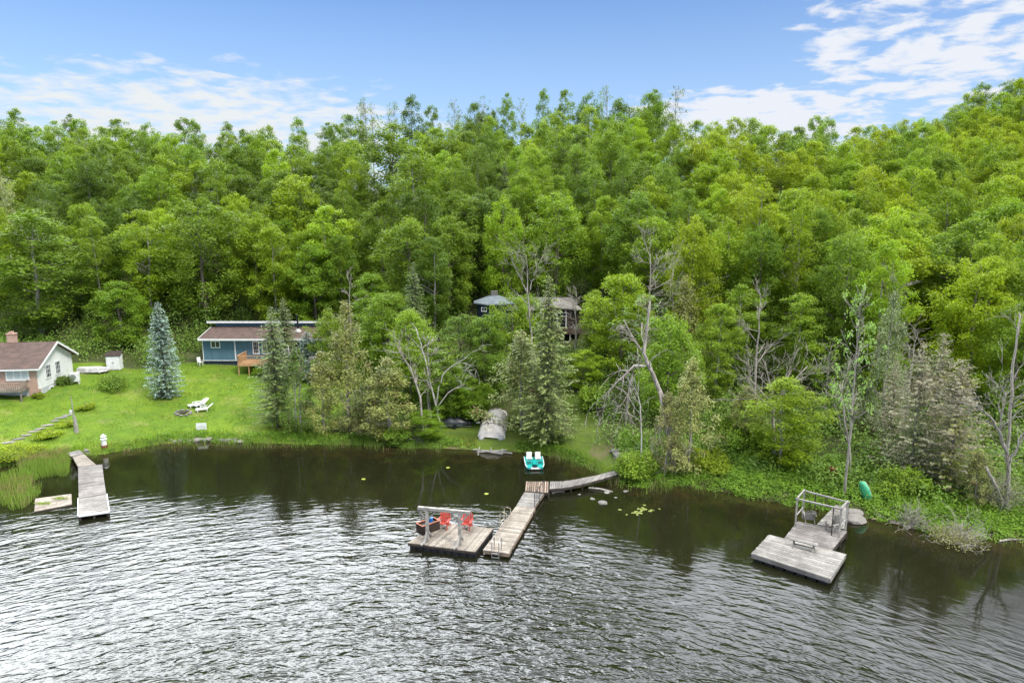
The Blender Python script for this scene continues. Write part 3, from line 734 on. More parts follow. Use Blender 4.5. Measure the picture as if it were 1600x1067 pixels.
# ------------------------------------------------------------------ dead and bare trees
def bare(name, seed, px, Y, top, label, group=None, **kw):
    p = atY(px, 500, Y); z = H(p.x, Y); ht = atY(px, top, Y).z - z
    m = kw.pop('m', 'dead_bark')
    e = empty(name, (p.x, Y, z-.1), label, 'tree', group)
    mb = bare_tree(seed, ht, **kw); link('trunk', mb.mesh('trunk', M[m], smooth=True), e); return e
def stems(name, polys, m, label, seed, twig=(0, 0, 0, 0), spread=.7, droop=0.0, group=None, parts=('trunk', 'branch')):
    """polys: [(Y, [(px, py, radius), ...], twigs)]; the first is the trunk, each other one a branch"""
    rnd = random.Random(seed); e = None
    for k, (Y, pl, ntw) in enumerate(polys):
        P = [atY(a, b, Y + dy) for a, b, r, dy in [(q + (0,))[:4] if len(q) == 3 else q for q in pl]]; r = [q[2] for q in pl]
        if e is None:
            g = H(P[0].x, P[0].y); P[0].z = g - .3; e = empty(name, (P[0].x, P[0].y, g), label, 'tree', group)
        mb = MB(); sm, rr = [], []
        for i in range(len(P)-1):
            for j in range(3):
                f = j/3; sm.append(P[i].lerp(P[i+1], f) + Vector((rnd.uniform(-.05, .05), rnd.uniform(-.1, .1), rnd.uniform(-.04, .04)))*(1 if i+j else 0)); rr.append(r[i]+(r[i+1]-r[i])*f)
        sm.append(P[-1]); rr.append(r[-1]); mb.tube(sm, rr, 7)
        for _ in range(ntw):
            i = rnd.randrange(len(sm)//3, len(sm)-1); d = (sm[i+1]-sm[i]).normalized()
            a = Vector((rnd.gauss(0, 1), rnd.gauss(0, 1), rnd.gauss(0, .6))).normalized()
            limb(mb, rnd, sm[i], d+a*spread, rnd.uniform(.8, 2.2), rr[i]*.35+.008, 2, .6, .1, (1, 3), .2, .009, droop)
        mb.build(parts[0] if k == 0 else parts[1], M[m], e, smooth=True)
    return e

stems('dead_tree', [(50.5, [(1052, 735, .2), (1046, 680, .19), (1040, 633, .19), (1028, 604, .17), (1015, 575, .15), (1006, 552, .13), (1010, 515, .09), (1016, 470, .05)], 5),
      (50.2, [(1008, 572, .1), (992, 571, .09), (965, 596, .06), (940, 625, .03)], 7), (49.9, [(994, 571, .08), (983, 602, .06), (979, 640, .045), (977, 668, .03)], 6),
      (50.0, [(1031, 612, .1), (1038, 655, .08), (1046, 700, .06), (1066, 752, .03)], 14), (50.6, [(1005, 550, .07), (990, 530, .05), (975, 500, .03)], 4)],
      'dead_bark', 'big broken dead tree with hanging grey limbs at the water', 3, droop=.35)
stems('birch_tree', [(60.5, [(689, 664, .11), (683, 640, .1), (676, 612, .085), (667, 575, .065), (660, 548, .05), (650, 512, .025)], 5),
      (60.5, [(682, 634, .07), (686, 605, .06), (694, 582, .045), (708, 570, .035), (730, 558, .02)], 4), (60.3, [(684, 636, .06), (700, 614, .042), (714, 606, .03), (727, 600, .018)], 4)],
      'birch_bark', 'white-stemmed birch with three bare curving stems above the shore', 5)
stems('dead_tree', [(58.5, [(663, 672, .1), (657, 620, .09), (641, 574, .06), (622, 545, .03)], 10)], 'dead_bark', 'grey bare tree just left of the white-stemmed birch', 7)
stems('dead_tree', [(42.3, [(1570, 792, .17), (1573, 765, .15), (1578, 725, .12), (1561, 673, .09), (1545, 650, .06), (1526, 634, .03)], 9),
      (42.2, [(1569, 788, .12), (1556, 760, .11), (1541, 729, .08)], 0), (42.5, [(1577, 728, .09), (1592, 690, .07), (1612, 660, .04)], 7),
      (42.3, [(1564, 680, .07), (1566, 640, .05), (1572, 612, .03)], 6)], 'pale_bark', 'forked dead tree with pale bare limbs at the right bank', 9)
stems('dead_tree', [(47, [(1574, 735, .12), (1578, 640, .1), (1582, 570, .08), (1595, 490, .04)], 9)], 'dead_bark', 'tall straight pale snag behind the forked dead tree', 10)
stems('dead_tree', [(52.5, [(1213, 668, .13), (1208, 632, .12), (1204, 600, .06), (1196, 565, .03)], 7), (52.5, [(1208, 632, .08), (1190, 612, .06), (1164, 585, .03)], 6),
      (52.5, [(1208, 632, .08), (1228, 608, .06), (1262, 572, .03)], 7), (52.6, [(1208, 634, .07), (1222, 612, .05), (1236, 580, .03)], 5), (52.4, [(1207, 634, .06), (1186, 622, .05), (1170, 604, .02)], 5)],
      'dead_bark', 'bare dead tree with limbs spread like a fan', 12)
stems('dead_tree', [(66, [(834, 560, .1), (830, 520, .09), (826, 478, .08), (824, 448, .06)], 3), (66, [(825, 462, .06), (812, 432, .04), (800, 408, .02)], 8), (66, [(825, 462, .06), (834, 430, .04), (848, 400, .02)], 8),
      (66, [(825, 458, .05), (824, 425, .035), (822, 398, .02)], 7), (66, [(829, 510, .05), (842, 490, .03), (852, 480, .02)], 3)], 'pale_bark', 'bare pale tree standing in front of the wooded cottage roof', 14)
stems('dead_tree', [(47.2, [(1330, 778, .09), (1326, 700, .08), (1318, 640, .05), (1312, 600, .03)], 9)], 'dead_bark', 'thin bare tree left of the tall pale trunk by the canoe', 15)
stems('birch_tree', [(60.2, [(463, 680, .07), (461, 610, .06), (456, 575, .05), (450, 540, .03)], 3), (60.2, [(462, 605, .04), (470, 588, .03), (473, 575, .02)], 2)], 'birch_bark', 'thin leaning birch stem in front of the green cedar by the lawn', 16)
stems('dead_tree', [(49.8, [(1003, 705, .06), (1002, 660, .05), (998, 620, .035), (996, 600, .02)], 8)], 'birch_bark', 'slim whitish stem under the hanging limbs of the broken tree', 17)
for sd, px, Y, top, kw, lab in [(41, 1013, 68, 372, dict(nl=12, spread=.8), 'bare branching snag above the broken dead tree'), (42, 1050, 72, 385, dict(nl=8), 'bare snag behind the tall brownish cedar'),
                                (43, 990, 84, 308, dict(nl=14, crownlen=.2), 'grey twiggy tree halfway up the slope above the curved walkway'), (44, 1186, 62, 452, dict(nl=6), 'thin bare snag left of the fan-shaped dead tree'),
                                (45, 548, 76, 432, dict(nl=8, crownlen=.2), 'slim bare snag behind the tallest shore cedar'), (46, 1392, 60, 430, dict(nl=8, crownlen=.25), 'bare grey snag above the dull cedar by the canoe'),
                                (47, 785, 73, 500, dict(nl=8, m='brown_bark', crownlen=.3, start=.2), 'brown dead cedar skeleton in front of the wooded cottage'), (48, 900, 73, 455, dict(nl=8, crownlen=.4), 'bare limbs over the right end of the wooded cottage roof'),
                                (49, 1432, 55, 520, dict(nl=14, crownlen=.2), 'grey dead spire beside the half-dead cedars'), (50, 1236, 72, 392, dict(nl=8, crownlen=.22), 'bare pale stem above the loose yellow-green bushy tree')]:
    bare('dead_tree', sd, px, Y, top, lab, **kw)

def twiggy(seed, px, py, w, h, m, label, n=26, green=None):
    """a low dead bush, its base where the picture shows it"""
    rnd = random.Random(seed); p = at(px, py, .05); g = max(H(p.x, p.y), -.3); e = empty('dead_bush', (p.x, p.y, g), label, 'bush')
    mb = MB()
    for _ in range(n):
        a = rnd.uniform(0, 6.28); el = rnd.uniform(.05, 1.3)
        limb(mb, rnd, Vector((rnd.uniform(-.2, .2), rnd.uniform(-.2, .2), 0)), Vector((math.cos(a)*math.cos(el), math.sin(a)*math.cos(el), math.sin(el)*h/w*1.6)), w*.5*rnd.uniform(.6, 1), .022, 2, .55, .05, (2, 3), .2, .009)
    link('branches', mb.mesh('branches', M[m]), e)
    if green:
        rng = np.random.default_rng(seed); P = np.clip(rng.normal(size=(1500, 3)), -1.8, 1.8)*np.array([w*.22, w*.22, h*.25]) + np.array([0, 0, h*.45]); P[:, 2] = np.abs(P[:, 2])+.05
        V, F = leaf_quads(P, rng.normal(size=P.shape)+np.array([0, 0, 1]), .12, .07, rng)
        link('leaves', npmesh('leaves', V, F, M['plant'], rng.uniform(0, 1, len(F))), e, green)
    return e
twiggy(61, 1424, 822, 2.6, 1.7, 'dead_bark', 'grey bare bush hanging over the water, just right of the framed dock')
twiggy(62, 1492, 846, 3.2, 1.2, 'dead_bark', 'low pale bush fallen into the water between two bare bushes', green=(.3, .3, .13))
twiggy(63, 1568, 812, 3.4, 3.0, 'dead_bark', 'large twiggy bush below the forked dead tree', 34, green=(.22, .26, .1))
twiggy(64, 1450, 745, 3.0, 2.2, 'dead_bark', 'grey tangle of branches at the foot of the half-dead cedar')
twiggy(65, 660, 692, 1.8, .7, 'dead_bark', 'small bleached brush pile at the water below the white birch')

# ------------------------------------------------------------------ shrubs, undergrowth, reeds
def leafy(seed, C, RAD, HT, per, size, m, tonej=.2, up=.6):
    rng = np.random.default_rng(seed); P, N, T = [], [], []
    for c, r, h, n in zip(C, RAD, HT, per):
        n = int(n); d = unit(rng.normal(size=(n, 3))+np.array([0, 0, .5])); d[:, 2] = np.abs(d[:, 2])*1.0
        k = rng.uniform(.35, 1.05, n)[:, None]**.6*(1+.22*np.sin(d[:, :1]*7+c[0]*5)*np.cos(d[:, 1:2]*6+c[1]*4))
        P.append(np.asarray(c) + d*k*np.array([r, r, h])); N.append(d+rng.normal(size=(n, 3))*.6+np.array([0, 0, up])); T.append(np.clip(rng.normal(.5, .2, n)+rng.normal(0, tonej), 0, 1))
    P = np.vstack(P); V, F = leaf_quads(P, np.vstack(N), size*rng.uniform(.6, 1.4, len(P)), size*.6, rng)
    return V, F, np.concatenate(T)
def shrub(seed, px, py, w, h, hue, label, name='shrub', n=1600, size=.15):
    g = ground(px, py); e = empty(name, (g.x, g.y, g.z-.05), label, 'shrub'); rnd = random.Random(seed)
    C = [(rnd.uniform(-.3, .3)*w, rnd.uniform(-.25, .25)*w, rnd.uniform(.05, .45)*h) for _ in range(14)]
    V, F, T = leafy(seed, C, [w*rnd.uniform(.16, .26) for _ in C], [h*rnd.uniform(.3, .5) for _ in C], [n//6]*14, size, 'plant')
    link('foliage', npmesh('foliage', V, F, M['plant'], T), e, HUE.get(hue, hue))
    mb = MB()
    for _ in range(7): limb(mb, rnd, Vector((0, 0, 0)), Vector((rnd.gauss(0, .6), rnd.gauss(0, .6), 1)), h*.6, .03, 1, .5)
    link('stem', mb.mesh('stem', M['bark']), e); return e
shrub(1, 178, 607, 4.0, 2.0, 'mid green', 'wide green shrub on the lawn between the white house and the spruce')
shrub(2, 100, 600, 2.2, 1.2, 'deep green', 'dark shrub against the gable wall of the white house', n=1100)
shrub(3, 60, 622, 1.3, .7, 'yellow-green', 'low bright plants at the front corner of the white house', n=900, size=.12)
shrub(4, 133, 640, 2.0, .8, 'yellow-green', 'bright green plants above the end of the stone path', n=900, size=.12)
shrub(5, 25, 712, 4.4, 1.1, 'yellow-green', 'bright yellow-green bush patch left of the stone path foot', n=3000, size=.13)
shrub(6, 75, 682, 3.0, .7, 'yellow-green', 'bright leafy strip along the stone path', n=1600, size=.12)
shrub(7, 108, 664, 2.2, .6, 'yellow-green', 'bright leaves beside the weathered post', n=900, size=.12)
shrub(8, 992, 745, 3.4, 2.6, 'fresh green', 'rounded willow bush at the shore end of the curved walkway', n=3600)
shrub(9, 410, 585, 2.4, 1.6, 'fresh green', 'green shrub under the front of the cedar deck')
shrub(10, 868, 693, 1.6, 1.2, 'deep green', 'small dark shrub right of the fir by the pedal boat', n=900)
shrub(11, 745, 640, 3.2, 2.4, 'lime green', 'bright leafy shrub hanging over the tarp-covered boat', n=2500)
shrub(12, 1160, 700, 4.2, 3.2, 'fresh green', 'fresh green bush on the bank left of the loose yellow-green tree', n=3500, size=.18)
shrub(13, 1108, 735, 3.6, 2.0, 'yellow-green', 'bright low bush right of the yellow-olive shore cedar', n=3000, size=.16)
shrub(14, 925, 640, 3.0, 3.0, 'fresh green', 'leafy bush at the edge of the mown path', n=2600, size=.17)
shrub(15, 1405, 770, 3.6, 2.2, 'fresh green', 'bush between the green canoe and the half-dead cedar', n=3000, size=.16)
shrub(16, 730, 655, 2.6, 1.8, 'mid green', 'shrub between the black tarp and the beige tarp', n=2200)
shrub(17, 615, 690, 3.4, 1.6, 'mid green', 'low shrub at the water under the leaning shore cedar', n=2600)
shrub(18, 380, 560, 1.0, 2.3, 'mid green', 'small column-shaped evergreen in front of the blue house wall', name='evergreen', n=1500, size=.12)

def under_points(seed, n, ok):
    rnd = random.Random(seed); out = []
    while len(out) < n:
        y = rnd.uniform(40, 112); x = rnd.uniform(-.84*y-4, .84*y+6)
        r = ok(x, y, y-float(shoreY(x)), rnd)
        if r: out.append((x, y, H(x, y)-.05, *r))
    return out
def wild(x, y, d, rnd):
    if d < 3 or float(lawn_mask(np.array(x), np.array(y))) > .35: return None
    if -37.5 < x < -20 and 74 < y < 88 or x < -44.5 and y < 73.5 or -46 < x < -42.8 and y < 75.5: return None
    if -6 < x < 9.5 and 73 < y < 84: return None
    if y > 90 and rnd.random() < .4: return None
    r = rnd.uniform(.8, 2.0); return r, r*rnd.uniform(1.2 if y > 82 else .9, 3.2 if 82 < y < 112 else 2.1 if d > 8 else 1.3), 190
pts = under_points(3, 1900, wild)
V, F, T = leafy(5, [p[:3] for p in pts], [p[3] for p in pts], [p[4] for p in pts], [p[5] for p in pts], .22, 'plant', .12)
tag(link('undergrowth', npmesh('undergrowth', V, F, M['plant'], T), None, (.17, .27, .045)), 'mixed green undergrowth covering the forest floor', 'undergrowth', kind='stuff')
def bank(x, y, d, rnd):
    if not (9 < x < 62 and -.1 < d < 8) or abs(x-23.4) < .9 and d < 1.2: return None
    r = rnd.uniform(.35, .9); return r, r*rnd.uniform(.7, 1.2)*(1.0 if d > 1 else .6), 220
pts = under_points(8, 1250, bank)
V, F, T = leafy(9, [p[:3] for p in pts], [p[3] for p in pts], [p[4] for p in pts], [p[5] for p in pts], .135, 'plant', .2, up=1.0)
tag(link('bank_plants', npmesh('bank_plants', V, F, M['plant'], T), None, (.175, .295, .028)), 'bright yellow-green ferns and low plants along the right bank', 'plants', kind='stuff')
def fringe(x, y, d, rnd):
    if not (-75 < x < 13 and -.1 < d < 1.1) or -3.2 < x < .5 or -37.5 < x < -34.5 or 6.0 < x < 8.8 and d > .2: return None
    r = rnd.uniform(.2, .55); return r, r*rnd.uniform(.6, 1.1), 60
pts = under_points(12, 520, fringe)
V, F, T = leafy(13, [p[:3] for p in pts], [p[3] for p in pts], [p[4] for p in pts], [p[5] for p in pts], .12, 'plant', .25, up=1.0)
tag(link('shore_plants', npmesh('shore_plants', V, F, M['plant'], T), None, (.17, .29, .035)), 'low green plants fringing the lawn at the water', 'plants', kind='stuff')
def blades(seed, n, fx, hgt_rng, name, label, color, m='reed', w=.03):
    rng = np.random.default_rng(seed); P = []
    while len(P) < n:
        q = fx(rng)
        if q is not None: P.append(q)
    P = np.array(P); n = len(P); h = rng.uniform(*hgt_rng, n)*P[:, 3]
    a = rng.uniform(0, 6.28, n); B = np.stack([np.cos(a), np.sin(a), 0*a], 1); lean = rng.normal(0, .16, (n, 3)); lean[:, 2] = 1
    V = np.empty((n, 4, 3)); V[:, 0] = P[:, :3]-B*w*.5; V[:, 1] = P[:, :3]+B*w*.5; top = P[:, :3]+lean*h[:, None]
    V[:, 2] = top+B*.006; V[:, 3] = top-B*.006
    tag(link(name, npmesh(name, V.reshape(-1, 3), np.arange(4*n).reshape(n, 4), M[m], rng.uniform(0, 1, n)), None, color), label, 'reeds' if 'reed' in name else 'grass', kind='stuff')
def reed_at(rng):
    u = rng.uniform()
    if u < .68:
        a = rng.uniform(-80, 108); sh = np.interp(a, [-80, 0, 60, 108], [741, 727, 722, 713]); lo = np.interp(a, [-80, 0, 40, 70, 108], [815, 806, 796, 768, 744])
        q = at(a, sh - 3 + (lo-sh)*rng.uniform()**1.35, 0)
        if math.sin(q.x*1.3)+math.sin(q.y*1.1+q.x*.5) < -.9: return None
        return (q.x, q.y, -.15, .95)
    elif u < .86: x = rng.uniform(-36, -6); d = -abs(rng.normal(0, .8)) + .35
    elif u < .94: x = rng.uniform(3, 12); d = -abs(rng.normal(0, .9)) + .3
    else: x = rng.uniform(11, 40); d = -abs(rng.normal(0, .7)) + .2
    if -37.6 < x < -35.2 and d < -.6: return None
    if math.sin(x*1.9)+math.sin(x*.7+d*2) < -.7 and u > .3: return None
    return (x, float(shoreY(x))+d, min(0.3, -.15), .8 if u < .62 else .6)
blades(4, 13500, reed_at, (.5, 1.25), 'reeds', 'thin green reeds standing in the shallows along the shore', (.17, .26, .045))
def lawn_grass(rng):
    y = rng.uniform(54, 79); x = rng.uniform(-62, -14)
    if float(lawn_mask(np.array(x), np.array(y))) < .6 or x < -46.3 and y > 63: return None
    return (x, y, H(x, y)-.02, .5+.9*abs(math.sin(x*.9)*math.cos(y*1.1)))
def tall_grass(rng):
    x = rng.uniform(-70, 9); d = abs(rng.normal(0, .9))
    if -3.0 < x < .4: return None
    y = float(shoreY(x))+d; return (x, y, H(x, y)-.03, 1 if d < 1.2 else .45)
blades(6, 12000, tall_grass, (.15, .5), 'grass', 'longer grass along the lawn edge', (.2, .33, .03), 'grass_blade', .035)
blades(7, 34000, lawn_grass, (.05, .16), 'lawn_grass', 'short mown grass of the left lawn', (.165, .25, .02), 'grass_blade', .05)

# the blue-grey spruce
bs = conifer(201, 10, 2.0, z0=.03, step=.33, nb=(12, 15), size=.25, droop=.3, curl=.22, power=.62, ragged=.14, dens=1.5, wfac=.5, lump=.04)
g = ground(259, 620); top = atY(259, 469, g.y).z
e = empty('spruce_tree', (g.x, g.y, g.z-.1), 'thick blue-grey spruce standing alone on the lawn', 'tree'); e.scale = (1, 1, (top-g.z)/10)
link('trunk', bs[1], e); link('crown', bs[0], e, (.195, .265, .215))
p = atY(478, 500, 73.8); z = H(p.x, p.y)
e = empty('spruce_tree', (p.x, p.y, z), 'small blue-grey spruce before the right part of the blue house roof', 'tree'); e.scale = (1.0, 1.0, (atY(478, 517, 73.8).z-z)/10)
link('trunk', bs[1], e); link('crown', bs[0], e, (.195, .265, .215))

# ------------------------------------------------------------------ docks
def lerp(a, b, t): return Vector(a)*(1-t)+Vector(b)*t
def planks(mb, A, B, C, D, z, w=.15, th=.04, gap=.018, seed=0):
    """boards parallel to AB laid from AB to DC"""
    rnd = random.Random(seed); L = (lerp(A, B, .5)-lerp(D, C, .5)).length; n = max(2, round(L/w))
    for i in range(n):
        g0, g1 = i/n + gap/L/2, (i+1)/n - gap/L/2; j0, j1 = rnd.uniform(-.02, .02)/3, rnd.uniform(-.02, .02)/3
        q = [lerp(lerp(A, B, j0), lerp(D, C, j0), g0), lerp(lerp(A, B, 1+j1), lerp(D, C, 1+j1), g0), lerp(lerp(A, B, 1+j1), lerp(D, C, 1+j1), g1), lerp(lerp(A, B, j0), lerp(D, C, j0), g1)]
        zz = z + rnd.uniform(-.006, .006); mb.prism([(v.x, v.y) for v in q], zz-th, zz, rnd.random())
def skirt(mb, A, B, C, D, z0, z1, inset=.04, th=.05):
    c = (Vector(A)+Vector(B)+Vector(C)+Vector(D))/4
    P = [Vector(v)+(c-Vector(v)).normalized()*inset for v in (A, B, C, D)]
    for a, b in zip(P, P[1:]+P[:1]): mb.bar((a.x, a.y, (z0+z1)/2), (b.x, b.y, (z0+z1)/2), th, z1-z0, .5)
def wp(x, y, z=.42): return at(x, y, z)
def posts_under(mb, pts, z1, r=.05):
    for p in pts: mb.tube([(p[0], p[1], -.9), (p[0], p[1], z1)], r, 7)

# floating platform with the timber swing frame
A, B, C, D = wp(637, 847.6), wp(742.6, 861.8), wp(771.2, 825.1), wp(684, 815)
c0 = (A+B+C+D)/4
da = empty('floating_platform', (c0.x, c0.y, 0), 'square weathered floating platform carrying the red chairs', 'dock')
mb = MB(); planks(mb, B, C, D, A, .42, .14, seed=1); mb.build('deck', M['deck_warm'], da)
mb = MB(); skirt(mb, A, B, C, D, .24, .375, .03); mb.build('frame', M['dark_wood'], da)
mb = MB(); c = c0
ins = [v+(c-v)*.04 for v in (A, B, C, D)]
mb.prism([(v.x, v.y) for v in ins], -.25, .235)
for a, b in ((ins[0], ins[1]), (ins[1], ins[2])):
    n = 9
    for i in range(n):
        q = lerp(a, b, (i+.5)/n); d = (b-a).normalized(); o = Vector((d.y, -d.x, 0)); q = q+o*.02
        mb.box((q.x, q.y, .06), ((b-a).length/n*.72, .09, .26), math.atan2(d.y, d.x))
mb.build('float', M['float_black'], da, bevel=.02)
mb = MB()
for t in (.08, .2): q = lerp(A, D, t)+Vector((.1, 0, .42)); mb.tube([q, q+Vector((0, .02, .09)), q+Vector((.16, .08, .09)), q+Vector((.16, .08, 0))], .014, 5)
mb.build('cleat', M['rust'], da)

pl, pr = wp(668, 845), wp(718.6, 850.5)
zt = atY(669.5, 796, pl.y).z
sf = empty('timber_frame', ((pl.x+pr.x)/2, (pl.y+pr.y)/2, .42), 'weathered timber frame of two braced posts and a beam on the floating platform', 'frame')
ax = (pr-pl).normalized(); ay = Vector((-ax.y, ax.x, 0)); up = Vector((0, 0, 1))
for q in (pl, pr): MB().bar(q+up*.005, q+up*(zt-.42), .19).build('post', M['grey_wood'], sf)
bl, brr = Vector((pl.x, pl.y, zt))-ax*.55, Vector((pr.x, pr.y, zt))+ax*.65
MB().bar(bl+up*.07, brr+up*.07, .21, .17).build('beam', M['grey_wood'], sf)
for q in (pl, pr):
    for s in (-1, 1):
        MB().bar(q+up*(zt-.42-.6)+ax*s*.08, q+ax*s*.58+up*(zt-.42), .09).build('brace', M['grey_wood'], sf)
        MB().bar(q+up*.62+ay*s*.08, q+ay*s*.62+up*.07, .10).build('foot_brace', M['grey_wood'], sf)
    MB().bar(q-ay*.72+up*.05-ax*.13, q+ay*.72+up*.05-ax*.13, .09).build('foot', M['grey_wood'], sf)
w = empty('wind_chime', tuple(bl+ax*.1), 'small wind chime hanging from the left end of the timber frame', 'wind chime')
MB().tube([bl+ax*.1, bl+ax*.1-up*.3], .008, 4).build('cord', M['black_iron'], w); MB().tube([bl+ax*.1-up*.3, bl+ax*.1-up*.62], .03, 6).build('tube', M['grey_wood'], w)

def adirondack(label, m, loc, rz, group=None):
    e = empty('adirondack_chair', tuple(loc), label, 'chair', group, rz)     # faces -Y
    mb = MB()
    for i in range(6):
        y = -.30+i*.095; z = .37-.026*i; mb.box((0, y, z), (.52, .082, .022), rx=-.26, tone=i/6)
    mb.build('seat', m, e, local=True)
    mb = MB()
    for i in range(6):
        x = (i-2.5)*.092; h = .80-.035*abs(i-2.5)**1.5; f = (i-2.5)*.02
        mb.bar((x, .19, .20), (x+f*1.6, .19+h*.30, .20+h*.95), .085, .022, tone=i/6)
    mb.box((0, .245, .32), (.56, .025, .07)); mb.box((0, .385, .72), (.56, .025, .06)); mb.build('backrest', m, e, local=True)
    for s in (-1, 1):
        MB().prism([(s*.33-.07, -.42), (s*.33+.07, -.42), (s*.33+.07, -.1), (s*.33+.035, .34), (s*.33-.035, .34), (s*.33-.07, -.1)], .535, .56).build('armrest', m, e, local=True)
        MB().box((s*.29, -.33, .27), (.035, .10, .53)).build('leg', m, e, local=True)
        MB().bar((s*.27, -.34, .36), (s*.27, .48, .03), .025, .11).build('leg', m, e, local=True)
    return e
q = wp(694, 824); adirondack('red adirondack chair between the two posts of the timber frame', M['red_paint'], (q.x, q.y, .425), R(-12))
q = wp(729, 825); adirondack('red adirondack chair behind the right post of the timber frame', M['red_paint'], (q.x, q.y, .425), R(-12))

# planter box at the back left corner of the platform
q = wp(669, 829); pb = empty('storage_box', (q.x, q.y, .42), 'dark plank box with an orange rim on the floating platform', 'box', None, R(42))
mb = MB()
for k in range(4):
    z = .07+.145*k
    for s in (-1, 1): mb.box((0, s*.32, z), (1.25, .04, .135), tone=k/4); mb.box((s*.645, 0, z), (.04, .68, .135), tone=k/5)
mb.build('side', M['log_dark'], pb, local=True)
mb = MB()
for s in (-1, 1): mb.box((0, s*.32, .60), (1.36, .09, .03)); mb.box((s*.64, 0, .60), (.09, .55, .029))
mb.build('rim', mat('orange_brown_rim', (.45, .16, .09), .7), pb, local=True)
MB().box((0, 0, .45), (1.2, .6, .05)).build('contents', M['dark_wood'], pb, local=True)
bt = empty('bucket', (q.x+.15, q.y+.2, .9), 'bright blue bucket standing in the dark plank box', 'bucket')
mb = MB(); mb.tube([(0, 0, 0), (0, 0, .3), (0, 0, .31)], [.12, .15, .16], 12); mb.build('bucket_body', M['blue_plastic'], bt, local=True)
mb = MB(); mb.tube([(-.14, 0, .3), (-.08, 0, .42), (.08, 0, .42), (.14, 0, .3)], .008, 4); mb.build('handle', M['steel'], bt, local=True)
# pole with light at the back of the platform
q = wp(737, 822); lp = empty('pole_lamp', (q.x, q.y, .42), 'slim pole with a low bracket at the back of the floating platform', 'pole')
MB().tube([q+up*0, q+up*1.25], .018, 6).build('pole', M['steel'], lp); MB().tube([q+up*.35, q+up*.35-ax*.3, q-ax*.3+up*.1], .016, 5).build('bracket', M['white_plastic'], lp)

# long ramp dock
db = empty('ramp_dock', tuple(wp(800, 810, 0)), 'long grey board dock beside the floating platform', 'dock')
mb = MB(); s1 = (wp(754.6, 858.9, .36), wp(794.4, 864.5, .36), wp(846.8, 789.8-13, .36), wp(806.8, 789.8-.5, .36))
s1 = (wp(754.6, 858.9, .36), wp(794.4, 864.5, .36), wp(836.5, 793, .36), wp(806.8, 789.8, .36))
planks(mb, *s1, .36, .15, seed=3); mb.build('deck', M['deck_warm'], db)
mb = MB(); s2 = (wp(806.6, 789.4, .36), wp(834, 792.4, .36), wp(850.5, 769.5, .36), wp(820.5, 766.6, .36)); planks(mb, *s2, .34, .15, seed=4); mb.build('upper_deck', M['deck_grey'], db)
mb = MB(); skirt(mb, *s1, .12, .315); skirt(mb, *s2, .12, .295); mb.build('frame', M['deck_brown'], db)
mb = MB(); posts_under(mb, [lerp(s1[1], s1[2], t)+Vector((.02, 0, 0)) for t in (.1, .5, .9)]+[lerp(s1[0], s1[3], t) for t in (.1, .5, .9)]+[lerp(s2[1], s2[2], .5)], .3); mb.build('piles', M['black_iron'], db)
dt = empty('landing', tuple(wp(839, 760, 0)), 'brown plank landing where the long dock meets the curved walkway', 'dock')
T1, T2, T3, T4 = wp(821.8, 752), wp(857.4, 752), wp(857, 769.4), wp(820.3, 766.6)
mb = MB(); planks(mb, T4, T1, T2, T3, .42, .15, gap=.03, seed=5); mb.build('deck', M['deck_brown'], dt)
mb = MB(); skirt(mb, T4, T3, T2, T1, .15, .375); mb.build('frame', M['dark_wood'], dt)
mb = MB(); posts_under(mb, [T1, T2, T3, T4], .33, .06); mb.build('piles', M['dark_wood'], dt)
# curved walkway to the bank
cw = empty('walkway', tuple(wp(910, 750, 0)), 'curved grey walkway running from the brown landing to the bank', 'walkway')
tp = [(859.5, 752.2), (881, 751.5), (902, 748.2), (918, 745), (935, 741.9), (948, 738), (958.5, 735.2)]
bt_ = [(858.5, 763.5), (879, 762), (891, 760.2), (909, 756.3), (925, 752.2), (945, 746.5), (967, 740.2)]
mb = MB(); fr = MB(); pp = MB()
for i in range(6):
    z0, z1 = .44+.02*i, .44+.02*(i+1)
    a, b, c, d = wp(*bt_[i], z0), wp(*bt_[i+1], z1), wp(*tp[i+1], z1), wp(*tp[i], z0)
    planks(mb, a, d, c, b, z0+.01, .15, seed=20+i); skirt(fr, a, b, c, d, z0-.2, z0-.035, .05)
    if i < 5: posts_under(pp, [a+(d-a)*.1, d+(a-d)*.1], z0-.1, .045)
mb.build('deck', M['deck_mid'], cw); fr.build('frame', M['dark_wood'], cw); pp.build('piles', M['dark_wood'], cw)
# black hand rail on the ramp
r0, r1 = wp(835, 792, .36), wp(850, 771.5, .36); e = empty('hand_rail', tuple(r0), 'black iron hand rail on the upper end of the long dock', 'rail')
mb = MB()
for t in (0, .5, 1): q = lerp(r0, r1, t); mb.tube([q, q+up*1.0], .022, 6)
mb.build('post', M['black_iron'], e); MB().tube([r0+up*1.0, r1+up*1.0], .024, 6).build('rail', M['black_iron'], e)
mb = MB()
for i in range(7):
    t = (i+.5)/7; q = lerp(r0, r1, t); mb.tube([q+up*.25, q+up*.98], .011, 4)
mb.tube([r0+up*.25, r1+up*.25], .015, 5); mb.build('baluster', M['black_iron'], e)
def ladder(label, a, b, out, m, top=.75, down=.7):
    e = empty('ladder', ((a.x+b.x)/2, (a.y+b.y)/2, .36), label, 'ladder'); o = Vector(out).normalized()
    for q in (a, b): MB().tube([q-o*.35+up*.02, q-o*.32+up*top, q-o*.05+up*(top+.06), q+o*.12+up*(top-.1), q+o*.14-up*down], .024, 7).build('side_rail', m, e)
    mb = MB()
    for k in range(3): mb.tube([a+o*.14-up*(.05+.25*k), b+o*.14-up*(.05+.25*k)], .022, 6)
    mb.build('rung', m, e); return e
fd = (s1[0]-s1[3]).normalized()
